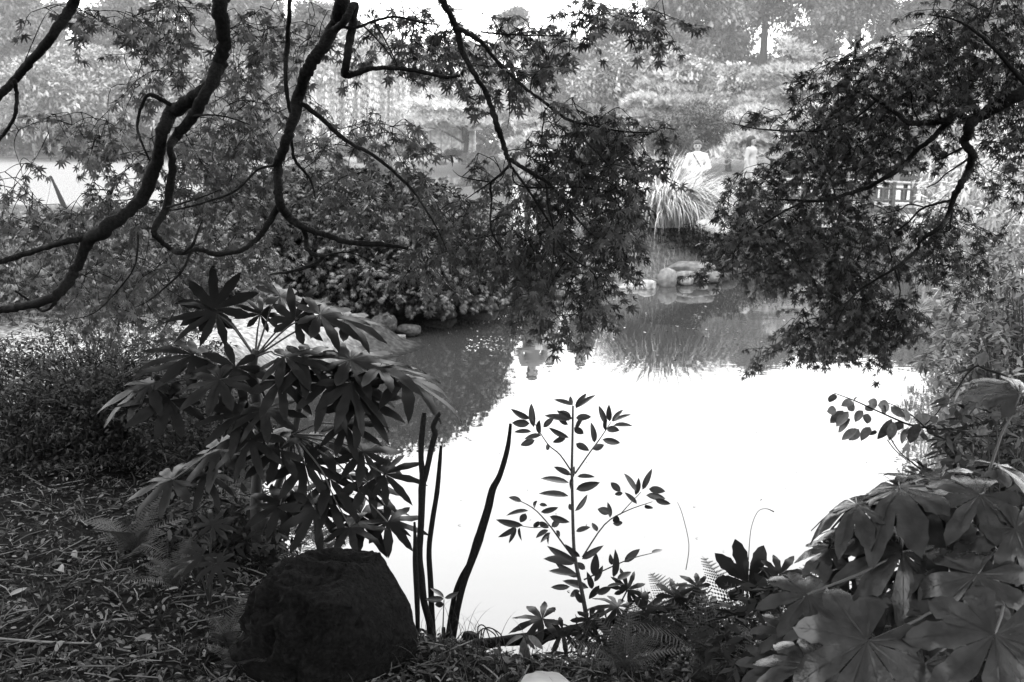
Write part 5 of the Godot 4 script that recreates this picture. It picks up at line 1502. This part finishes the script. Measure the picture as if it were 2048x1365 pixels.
func build_near_plants() -> void:
	rng.seed = 170
	# azalea thicket
	low_shrub("azalea_bush", "dark twiggy small-leaved bush beside the leaf litter", "bush", Vector3(-2.2, 0.66, -5.15), Vector3(0.85, 0.46, 0.65), 0.034, 0.042, 0.8, 230, "", M.small_tuft)
	low_shrub("azalea_bush", "lower dark twiggy bush between the broad leaves and the litter", "bush", Vector3(-1.5, 0.58, -4.75), Vector3(0.42, 0.28, 0.4), 0.034, 0.03, 0.5, 150, "", M.small_tuft)
	low_shrub("azalea_bush", "half-bare twigs at the frame's lower left, by the worn path", "bush", Vector3(-2.5, 0.62, -4.9), Vector3(0.5, 0.4, 0.5), 0.045, 0.06, 0.22, 70, "", M.small_tuft)
	# the big-leaved shrub before the ledge
	var S := thing("fatsia_shrub", "tall dark shrub of large hand-shaped leaves beside the boulder", "shrub", on_level(512, 1080, 0.38))
	var st := stem_tube(S, "stem", [514, 1085, 26, 512, 1000, 25, 516, 930, 24, 520, 860, 24, 512, 790, 23, 505, 735, 20, 512, 700, 16], 3.75, 3.7, M.stalk, 0.15)
	stem_tube(S, "stem", [520, 1060, 16, 560, 960, 15, 585, 880, 15, 600, 800, 14, 595, 745, 12], 3.75, 3.6, M.stalk, 0.15)
	var top := at(510, 715, 3.7); var mid := at(516, 780, 3.7); var low := at(518, 870, 3.72); var b2 := at(597, 770, 3.6); var b3 := at(585, 870, 3.62)
	for q in [[430, 618, 95, 95, 3.75, 0.85, 0, 0.0], [432, 628, 200, 92, 3.72, 0.35, 0, 0.0], [520, 630, 75, 62, 3.8, 0.75, 0, 0.0], [560, 592, 40, 90, 3.85, 0.6, 0, 0.3], [590, 640, 70, 85, 3.7, 0.8, 0, 0.0], [640, 630, 20, 100, 3.65, 0.6, 0, 0.0], [690, 640, 35, 95, 3.75, 0.35, 0, 0.2], [385, 712, 215, 95, 3.65, 0.5, 1, 0.0], [470, 735, 250, 95, 3.6, 0.7, 0, 0.0], [380, 730, 180, 115, 3.65, 0.4, 1, 0.0], [300, 770, 205, 120, 3.6, 0.35, 1, -0.3], [340, 800, 230, 105, 3.55, 0.45, 1, 0.0], [570, 715, 330, 95, 3.55, 0.6, 0, 0.0], [440, 760, 240, 100, 3.5, 0.65, 1, 0.0], [610, 720, 350, 110, 3.55, 0.6, 3, 0.0], [700, 720, 15, 120, 3.6, 0.3, 3, 0.0], [760, 735, 5, 115, 3.6, 0.35, 3, 0.0], [700, 770, 320, 110, 3.5, 0.55, 3, 0.2], [810, 760, 335, 125, 3.6, 0.35, 3, 0.2], [660, 770, 285, 95, 3.5, 0.7, 3, 0.0], [720, 800, 300, 100, 3.55, 0.6, 3, 0.0], [530, 820, 280, 100, 3.5, 0.6, 1, 0.0],
		[725, 905, 340, 92, 3.55, 0.85, 4, 0.0], [640, 890, 10, 95, 3.6, 0.45, 4, 0.0], [610, 930, 300, 100, 3.5, 0.6, 4, 0.0], [660, 960, 320, 110, 3.5, 0.5, 4, 0.0], [735, 965, 300, 85, 3.5, 0.5, 4, 0.3], [720, 1030, 335, 105, 3.45, 0.3, 4, 0.0], [630, 1020, 275, 95, 3.4, 0.75, 4, 0.0], [600, 1000, 250, 80, 3.5, 0.6, 4, 0.0], [560, 900, 200, 100, 3.5, 0.45, 2, 0.0], [440, 900, 215, 120, 3.5, 0.3, 2, -0.2], [345, 960, 215, 105, 3.4, 0.25, 2, -0.3], [410, 950, 260, 85, 3.45, 0.5, 2, 0.0], [500, 880, 260, 90, 3.45, 0.6, 2, 0.0], [540, 870, 160, 95, 3.55, 0.4, 2, 0.0], [560, 760, 310, 90, 3.5, 0.7, 3, 0.0], [480, 830, 235, 95, 3.5, 0.55, 2, 0.0], [775, 1045, 335, 85, 3.4, 0.35, 4, 0.0], [700, 1055, 300, 85, 3.35, 0.5, 4, 0.0], [770, 950, 345, 78, 3.5, 0.5, 4, 0.0], [660, 1000, 265, 90, 3.45, 0.6, 4, 0.0], [690, 850, 320, 85, 3.55, 0.5, 4, 0.0], [560, 1010, 230, 85, 3.45, 0.5, 4, 0.0]]:
		var from: Vector3 = [top, mid, low, b2, b3][q[6]]
		hand_leaf(S, q[0], q[1], q[2], q[3] * 1.06, q[4], q[5] * 0.75, from, q[7])
	S = thing("fatsia_seedling", "small pale hand-shaped leaves low down beside the boulder", "plant", on_ground(420, 1210))
	var sp := S.position
	for q in [[424, 1052, 70, 58, 3.1, 0.5], [405, 1112, 235, 62, 2.98, 0.35], [432, 1128, 280, 60, 2.95, 0.55], [385, 1130, 215, 50, 3.0, 0.3]]:
		hand_leaf(S, q[0], q[1], q[2], q[3], q[4], q[5], sp)
	# the big-leaved shrub nearest the viewer
	S = thing("fatsia_shrub", "broad pale hand-shaped leaves closest to the viewer in the lower corner", "shrub", Vector3(1.45, hgt(1.45, 2.15), -2.15))
	sp = S.position
	stem_tube(S, "stem", [2040, 1480, 34, 2020, 1330, 32, 1990, 1180, 28, 1960, 1060, 24, 1955, 980, 20], 2.3, 2.35, M.stalk, 0.15)
	top = at(1958, 1010, 2.35); mid = at(1980, 1130, 2.33); low = at(2010, 1280, 2.3)
	for q in [[1735, 1285, 225, 250, 1.85, 0.75, 2, 0.0], [1990, 1270, 250, 265, 1.75, 0.7, 2, 0.0], [1955, 1150, 215, 190, 2.05, 0.65, 1, 0.0], [1805, 1105, 235, 190, 2.2, 0.6, 1, 0.0], [1615, 1190, 215, 140, 2.1, 0.55, 1, 0.0], [1800, 975, 200, 215, 2.3, 0.15, 0, -0.2], [1845, 1000, 235, 170, 2.35, 0.4, 0, 0.0], [1880, 960, 60, 110, 2.45, 0.45, 0, 0.0], [1960, 990, 215, 170, 2.2, 0.25, 0, 0.0], [1995, 930, 40, 120, 2.4, 0.3, 0, 0.0], [1815, 955, 62, 75, 2.35, 0.35, 0, 0.5], [2030, 1060, 300, 150, 2.1, 0.6, 1, 0.0], [1900, 1080, 260, 150, 2.25, 0.7, 1, 0.0], [1700, 1130, 250, 120, 2.3, 0.7, 1, 0.0], [1870, 1230, 275, 150, 2.1, 0.7, 2, 0.0], [1620, 1330, 200, 150, 2.0, 0.5, 2, 0.0], [2040, 790, 80, 140, 2.5, 0.3, 0, 0.0], [1780, 1020, 225, 130, 2.4, 0.55, 0, 0.0], [1850, 1330, 260, 150, 1.95, 0.6, 2, 0.0], [1720, 1060, 200, 110, 2.35, 0.25, 0, 0.0], [1930, 1060, 150, 120, 2.3, 0.3, 0, 0.0], [1660, 1100, 190, 100, 2.3, 0.35, 1, 0.0], [1570, 1265, 190, 95, 2.15, 0.4, 2, 0.0], [1715, 1010, 205, 140, 2.3, 0.15, 0, -0.1], [1850, 1150, 250, 110, 2.15, 0.55, 1, 0.0], [1650, 1250, 230, 110, 2.1, 0.6, 2, 0.0], [1930, 1200, 290, 110, 2.1, 0.6, 1, 0.0], [1540, 1330, 190, 90, 2.1, 0.4, 2, 0.0], [1770, 1190, 215, 105, 2.15, 0.45, 1, 0.0]]:
		hand_leaf(S, q[0], q[1], q[2], q[3] * 0.82, q[4], q[5], [top, mid, low][q[6]], q[7], M.broad_hands, M.pale_hand)
	S = thing("fatsia_seedling", "single dark round-lobed leaf standing up among the ferns by the water", "plant", on_ground(1490, 1300))
	hand_leaf(S, 1496, 1166, 80, 92, 3.05, 0.97, S.position, 0.0, M.broad_hands)
	hand_leaf(S, 1560, 1150, 20, 80, 3.0, 0.6, S.position)
	S = thing("fatsia_seedling", "low row of dark hand-shaped leaves along the fallen branch under the sapling", "plant", on_ground(1200, 1320))
	sp = S.position
	for q in [[1085, 1238, 200, 78, 3.2, 0.35], [1125, 1262, 250, 62, 3.15, 0.5], [1180, 1240, 280, 60, 3.2, 0.5], [1235, 1215, 160, 72, 3.25, 0.35], [1290, 1225, 330, 76, 3.2, 0.45], [1350, 1195, 30, 74, 3.25, 0.35], [1330, 1260, 240, 70, 3.1, 0.5], [1255, 1180, 60, 55, 3.3, 0.5], [1420, 1215, 340, 74, 3.15, 0.45], [1395, 1175, 150, 56, 3.25, 0.4]]:
		hand_leaf(S, q[0], q[1], q[2], q[3], q[4], q[5], sp)
	# sapling
	S = thing("sapling", "slender evergreen sapling with oval leaves standing against the bright water", "sapling", at(1160, 1335, 3.3))
	stem_tube(S, "stem", [1160, 1345, 12, 1160, 1300, 11, 1174, 1255, 11, 1164, 1185, 9, 1152, 1128, 8, 1147, 1080, 7, 1144, 950, 6, 1145, 880, 5, 1146, 812, 4], 3.25, 3.3, M.sapling_twig, 0.05)
	stem_tube(S, "twig", [1150, 1120, 4, 1120, 1080, 3.5, 1098, 1050, 3, 1065, 1016, 2.5, 1020, 994, 1.5], 3.3, 3.25, M.sapling_twig, 0.0)
	stem_tube(S, "twig", [1098, 1052, 2.5, 1070, 1056, 2, 1040, 1052, 1.5], 3.27, 3.25, M.sapling_twig, 0.0)
	stem_tube(S, "twig", [1165, 1115, 4, 1209, 1050, 3, 1254, 1022, 2.5, 1305, 1004, 1.5], 3.3, 3.35, M.sapling_twig, 0.0)
	stem_tube(S, "twig", [1240, 1030, 2.5, 1258, 1010, 2, 1282, 985, 1.5], 3.33, 3.33, M.sapling_twig, 0.0)
	stem_tube(S, "twig", [1146, 948, 4, 1120, 910, 3, 1095, 888, 2.5, 1065, 840, 1.5], 3.3, 3.2, M.sapling_twig, 0.0)
	stem_tube(S, "twig", [1150, 948, 4, 1180, 905, 3, 1200, 878, 2.5, 1222, 845, 1.5], 3.3, 3.4, M.sapling_twig, 0.0)
	stem_tube(S, "twig", [1168, 1160, 4, 1215, 1138, 3, 1262, 1118, 2.5, 1304, 1107, 1.5], 3.28, 3.25, M.sapling_twig, 0.0)
	twig_leaves(S, 3.28, 680, 440, 2.926, [1365, 1085, 1255, 1045, 1360, 1085, 1340, 1032, 1380, 1105, 1440, 1012, 1390, 1100, 1492, 1014, 1365, 1165, 1255, 1122, 1350, 1170, 1290, 1115, 1345, 1175, 1195, 1135, 1335, 1200, 1262, 1150, 1380, 1160, 1470, 1152, 1370, 1215, 1428, 1258, 1425, 1150, 1365, 1235, 1135, 1215, 1115, 1072, 1165, 1255, 1160, 1178, 1110, 1165, 1005, 1120, 1110, 1192, 1005, 1190, 1120, 1240, 1018, 1235, 1180, 1260, 1070, 1275, 1140, 1290, 1055, 1320, 1190, 1215, 1250, 1155], M.sapling)
	twig_leaves(S, 3.3, 680, 440, 2.926, [1210, 1350, 1222, 1308, 1340, 1275, 1215, 1225, 1325, 1268, 1245, 1305, 1560, 1200, 1515, 1088, 1578, 1180, 1570, 1092, 1590, 1180, 1655, 1110, 1595, 1182, 1697, 1130, 1600, 1205, 1718, 1190, 1560, 1222, 1635, 1232, 1535, 1285, 1647, 1310, 1490, 1305, 1480, 1195, 1480, 1345, 1547, 1315, 1380, 1310, 1457, 1348, 1555, 1235, 1545, 1170], M.sapling)
	twig_leaves(S, 3.28, 680, 880, 2.814, [1300, 200, 1205, 148, 1308, 215, 1312, 152, 1290, 242, 1132, 212, 1310, 215, 1288, 278, 1335, 207, 1427, 200, 1328, 280, 1462, 242, 1287, 317, 1122, 290, 1322, 402, 1407, 312, 1305, 398, 1290, 360, 1022, 347, 953, 320, 1092, 382, 1095, 348, 1130, 408, 1230, 383, 1122, 365, 1167, 368, 1062, 400, 938, 407, 1045, 415, 1015, 467, 1030, 482, 876, 458, 992, 488, 896, 562, 985, 488, 955, 587, 1012, 495, 1012, 577], M.sapling)
	twig_leaves(S, 3.3, 680, 880, 2.814, [1117, 458, 1090, 502, 1118, 462, 1180, 502, 1180, 432, 1292, 466, 1190, 490, 1242, 450, 1172, 508, 1100, 542, 1185, 522, 1125, 578, 1180, 522, 1160, 592, 1215, 512, 1247, 547, 1447, 517, 1420, 465, 1328, 517, 1407, 487, 1520, 440, 1515, 348, 1520, 410, 1450, 390, 1580, 290, 1520, 238, 1592, 300, 1545, 308, 1670, 290, 1603, 188, 1665, 312, 1687, 222, 1703, 282, 1752, 168, 1738, 277, 1832, 290, 1722, 312, 1842, 330, 1773, 335, 1862, 367, 1672, 362, 1603, 293], M.sapling)
	twig_leaves(S, 3.25, 680, 880, 2.814, [1718, 365, 1762, 398, 1535, 470, 1602, 472, 1550, 470, 1560, 428, 1350, 660, 1268, 600, 1330, 690, 1170, 615, 1325, 695, 1148, 665, 1335, 760, 1172, 727, 1345, 775, 1208, 700, 1400, 835, 1252, 790, 1295, 828, 1183, 832, 1362, 672, 1472, 603, 1430, 770, 1442, 640, 1432, 800, 1482, 712, 1540, 775, 1567, 640, 1600, 690, 1687, 615, 1360, 920, 1322, 850, 1530, 705, 1520, 648, 1440, 862, 1532, 835, 1350, 850, 1290, 880, 1420, 840, 1400, 760, 1560, 790, 1640, 740, 1380, 730, 1330, 690, 1500, 830, 1590, 800, 1460, 820, 1400, 900, 1755, 640, 1815, 610], M.sapling)
	# cut stems by the boulder
	S = thing("cut_stems", "forked bare cut stem nearest the boulder, rising from the bank", "stem", at(865, 1296, 3.25))
	stem_tube(S, "stem", [864, 1300, 18, 860, 1250, 17, 848, 1205, 15, 842, 1150, 15, 838, 1110, 15, 842, 1050, 14, 844, 980, 16, 846, 955, 15, 842, 920, 12, 843, 880, 12, 847, 840, 11, 849, 826, 8], 3.25, 3.25, M.cut_stem)
	stem_tube(S, "stem", [848, 962, 13, 856, 930, 12, 862, 900, 12, 870, 868, 12, 866, 855, 11, 874, 836, 9, 880, 826, 6], 3.25, 3.22, M.cut_stem)
	S = thing("cut_stems", "bare upright cut stem, second of the group by the boulder", "stem", at(868, 1296, 3.28))
	stem_tube(S, "stem", [867, 1300, 14, 864, 1235, 13, 861, 1165, 12, 858, 1100, 11, 865, 1040, 11, 874, 985, 10, 879, 930, 9, 882, 892, 6], 3.3, 3.3, M.cut_stem)
	S = thing("cut_stems", "thin dead stem leaning on the forked one, close to the boulder", "stem", at(836, 1290, 3.22))
	stem_tube(S, "stem", [836, 1275, 8, 834, 1200, 12, 831, 1130, 12, 830, 1080, 8, 829, 1045, 5], 3.22, 3.22, M.cut_stem)
	S = thing("cut_stems", "long slanting bare stem leaning towards the sapling", "stem", at(900, 1296, 3.3))
	stem_tube(S, "stem", [902, 1300, 15, 914, 1222, 14, 928, 1165, 14, 943, 1122, 17, 957, 1080, 20, 975, 1022, 17, 985, 980, 15, 1000, 950, 12, 1014, 902, 10, 1019, 870, 8, 1021, 848, 6], 3.3, 3.3, M.cut_stem)
	stem_tube(S, "stem", [892, 1298, 12, 907, 1200, 10, 921, 1158, 10, 936, 1132, 10], 3.32, 3.3, M.cut_stem)
	S = thing("cut_stems", "two short dark stubs between the taller cut stems", "stem", at(885, 1296, 3.27))
	stem_tube(S, "stem", [888, 1300, 10, 887, 1275, 9, 887, 1256, 8], 3.27, 3.27, M.cut_stem)
	stem_tube(S, "stem", [880, 1302, 9, 880, 1282, 8], 3.25, 3.25, M.cut_stem)
	S = thing("bamboo_sprig", "thin bamboo-grass sprig with three blades between the cut stems", "grass", at(885, 1296, 3.25))
	stem_tube(S, "stem", [885, 1296, 3, 886, 1250, 3, 888, 1200, 2], 3.25, 3.25, M.sapling_twig, 0.0)
	twig_leaves(S, 3.25, 680, 880, 2.814, [585, 890, 510, 825, 588, 892, 672, 862, 585, 895, 480, 900, 585, 925, 530, 930], M.sapling, 0.01)
	# pale sedge blades in the lower middle
	S = thing("sedge", "drooping pale broad blades hanging over the bank at the lower middle", "grass", at(1050, 1290, 2.9))
	twig_leaves(S, 2.9, 680, 880, 2.814, [1000, 1210, 1000, 1362, 1035, 1110, 1052, 1345, 1060, 1100, 1145, 1180, 1050, 1105, 1095, 1190, 1035, 1105, 905, 1150], M.pale_leaf, 0.02)
	S = thing("sedge", "dry arching grass hoop beside the rotten stump", "grass", at(960, 1290, 3.2))
	for q in [[957, 1288, 4, 960, 1262, 3, 985, 1258, 3, 1003, 1283, 2], [962, 1290, 4, 965, 1258, 3, 990, 1270, 3, 992, 1290, 2], [958, 1290, 3, 956, 1255, 3, 970, 1254, 3, 982, 1286, 2], [964, 1288, 3, 972, 1256, 3, 1000, 1268, 3, 1010, 1292, 2]]:
		stem_tube(S, "blade", q, 3.2, 3.2, M.sapling_twig, 0.0)
	# ferns
	fern("fern with toothed fronds dark against the bright water, right of the sapling", on_ground(1380, 1290), 9, 0.34, 0.8)
	fern("fern under the single round-lobed leaf, fronds low over the water", on_ground(1470, 1300), 10, 0.33, 1.0)
	fern("fern at the foot of the broad pale leaves", on_ground(1570, 1310), 9, 0.34, 0.95)
	fern("fern spreading beneath the sapling's lowest leaves", on_ground(1285, 1320), 8, 0.3, 1.0)
	fern("fern silhouetted behind the stem of the tall dark shrub", at(545, 1070, 4.0), 10, 0.36, 0.7)
	fern("fern peeping over the boulder's top", at(650, 1110, 3.65), 8, 0.26, 0.8)
	fern("pale little fern in front of the boulder's foot", on_ground(455, 1300), 8, 0.17, 1.1)
	fern("pale small fern at the boulder's near corner", on_ground(500, 1345), 8, 0.16, 1.1)
	fern("dark fern on the litter left of the boulder", on_ground(350, 1180), 8, 0.2, 1.05)
	fern("dark fern among the twigs at the foot of the twiggy bush", on_ground(270, 1110), 9, 0.26, 1.0)
	fern("dark fern between the litter and the hand-leaved shrub", on_ground(460, 1100), 9, 0.26, 1.0)
	fern("fern at the lower edge beneath the nearest broad leaves", on_ground(1420, 1345), 8, 0.26, 1.1)
	fern("fern at the bank's edge right of the pale smooth stone", on_ground(1250, 1350), 8, 0.22, 1.1)
	# dark undergrowth behind and round the boulder and along the east bank
	low_shrub("undergrowth", "dark low undergrowth between the boulder and the twiggy bush", "undergrowth", at(440, 1060, 3.9), Vector3(0.42, 0.2, 0.35), 0.06, 0.035, 0.9, 20, "", M.small_tuft)
	low_shrub("undergrowth", "dark tangle at the foot of the sapling behind the fallen branch", "undergrowth", at(1270, 1300, 3.05), Vector3(0.28, 0.1, 0.18), 0.045, 0.03, 1.0, 14, "", M.long_tuft)
	low_shrub("undergrowth", "dark undergrowth beneath the ferns at the water's east edge", "undergrowth", at(1460, 1290, 3.1), Vector3(0.5, 0.13, 0.22), 0.05, 0.03, 1.0, 16, "", M.long_tuft)
	low_shrub("undergrowth", "dark undergrowth under the nearest broad leaves", "undergrowth", at(1800, 1280, 2.6), Vector3(0.55, 0.22, 0.3), 0.06, 0.03, 1.0, 20, "", M.small_tuft)
	low_shrub("leafy_bush", "grey twiggy bush rising behind the pale-leaved branch", "bush", Vector3(2.75, 0.95, -5.3), Vector3(0.5, 0.55, 0.6), 0.065, 0.22, 0.8, 40, "", M.small_tuft)
	low_shrub("leafy_bush", "fine-leaved dark bush behind the broad leaves at the frame border", "bush", at(2010, 1010, 3.2), Vector3(0.3, 0.42, 0.35), 0.06, 0.06, 0.7, 30, "", M.small_tuft)
	# thin seed stalks
	for q in [[[1372, 1140, 2, 1378, 1090, 1.5, 1365, 1030, 1.5, 1355, 1005, 1], "thin bare grass stalk leaning over the ferns"], [[1497, 1120, 2, 1502, 1060, 1.5, 1515, 1025, 1.5, 1532, 1018, 1.5, 1548, 1024, 3], "thin nodding seed stalk rising above the round-lobed leaf"]]:
		S = thing("grass_stalk", q[1], "grass", at(q[0][0], q[0][1], 3.1))
		stem_tube(S, "stalk", q[0], 3.1, 3.1, M.sapling_twig, 0.0)
	# the pale-leaved branch reaching in from the east
	S = thing("leafy_branch", "branch of pale oval leaves reaching out over the bright water", "branch", at(2060, 830, 3.6))
	stem_tube(S, "twig", [2100, 800, 16, 2048, 838, 12, 2020, 845, 11, 1985, 833, 10, 1972, 845, 8, 1940, 852, 6, 1900, 860, 5, 1865, 858, 4, 1820, 850, 4, 1790, 838, 3.5, 1745, 818, 3, 1710, 802, 2.5, 1670, 787, 1.5], 3.6, 3.4, M.bark)
	stem_tube(S, "twig", [1850, 855, 3, 1825, 832, 2.5, 1790, 812, 2, 1760, 802, 1.5], 3.5, 3.5, M.bark)
	stem_tube(S, "twig", [1900, 862, 4, 1930, 872, 4, 1980, 873, 5, 2048, 870, 6], 3.5, 3.55, M.bark)
	stem_tube(S, "twig", [2040, 770, 8, 2005, 750, 6, 1970, 738, 5, 1955, 732, 4, 1935, 748, 3, 1920, 770, 2.5, 1905, 792, 2], 3.6, 3.55, M.bark)
	stem_tube(S, "twig", [1905, 792, 2, 1890, 805, 2, 1870, 832, 2, 1850, 850, 2], 3.5, 3.5, M.bark)
	stem_tube(S, "twig", [1780, 875, 2.5, 1800, 905, 2.5, 1830, 930, 3, 1860, 955, 4], 3.4, 3.45, M.bark)
	stem_tube(S, "twig", [1775, 880, 2, 1790, 900, 2, 1815, 922, 2], 3.4, 3.4, M.bark)
	stem_tube(S, "twig", [1835, 925, 4, 1870, 950, 3, 1900, 975, 2.5, 1950, 990, 2], 3.4, 3.45, M.bark)
	twig_leaves(S, 3.45, 1640, 680, 4.875, [140, 522, 100, 620, 320, 600, 225, 630, 330, 610, 270, 690, 160, 680, 75, 700, 230, 690, 85, 825, 280, 700, 155, 845, 300, 770, 160, 900, 420, 690, 330, 790, 440, 650, 520, 690, 560, 640, 480, 600, 340, 590, 350, 580, 680, 650, 570, 640, 640, 640, 600, 730, 690, 650, 830, 760, 470, 720, 455, 820, 360, 870, 205, 970, 490, 850, 400, 965, 380, 870, 285, 980, 540, 880, 495, 940, 700, 770, 580, 990, 720, 800, 680, 985], M.pale_leaf, 0.06, 1.65)
	twig_leaves(S, 3.45, 1640, 680, 4.875, [780, 790, 740, 900, 860, 860, 780, 1000, 930, 830, 880, 1015, 970, 820, 900, 920, 1000, 900, 1040, 1000, 880, 780, 800, 700, 860, 690, 890, 670, 930, 790, 1010, 730, 940, 810, 1100, 740, 1080, 800, 1150, 750, 1050, 830, 1150, 940, 1090, 860, 1165, 900, 1170, 650, 1250, 560, 1200, 690, 1290, 690, 1330, 800, 1215, 730, 1350, 820, 1430, 640, 1440, 800, 1560, 740, 1400, 680, 1590, 540, 1260, 920, 1120, 1070, 1270, 940, 1180, 1120, 1300, 980, 1230, 1110, 1480, 700, 1600, 680, 1500, 960, 1400, 1090], M.pale_leaf, 0.06, 1.65)
	twig_leaves(S, 3.55, 1640, 680, 4.875, [1560, 260, 1620, 100, 1580, 540, 1680, 720, 1720, 560, 1650, 680, 1560, 620, 1500, 740, 1700, 600, 1790, 700, 1850, 700, 1760, 800, 1640, 880, 1560, 930, 1700, 900, 1640, 1040, 1900, 600, 1840, 690, 1160, 350, 1155, 390, 1800, 880, 1720, 980, 1500, 560, 1380, 640, 1880, 760, 1960, 700, 1600, 420, 1560, 500, 1760, 400, 1700, 520, 1900, 440, 1820, 540], M.pale_leaf, 0.06, 1.65)
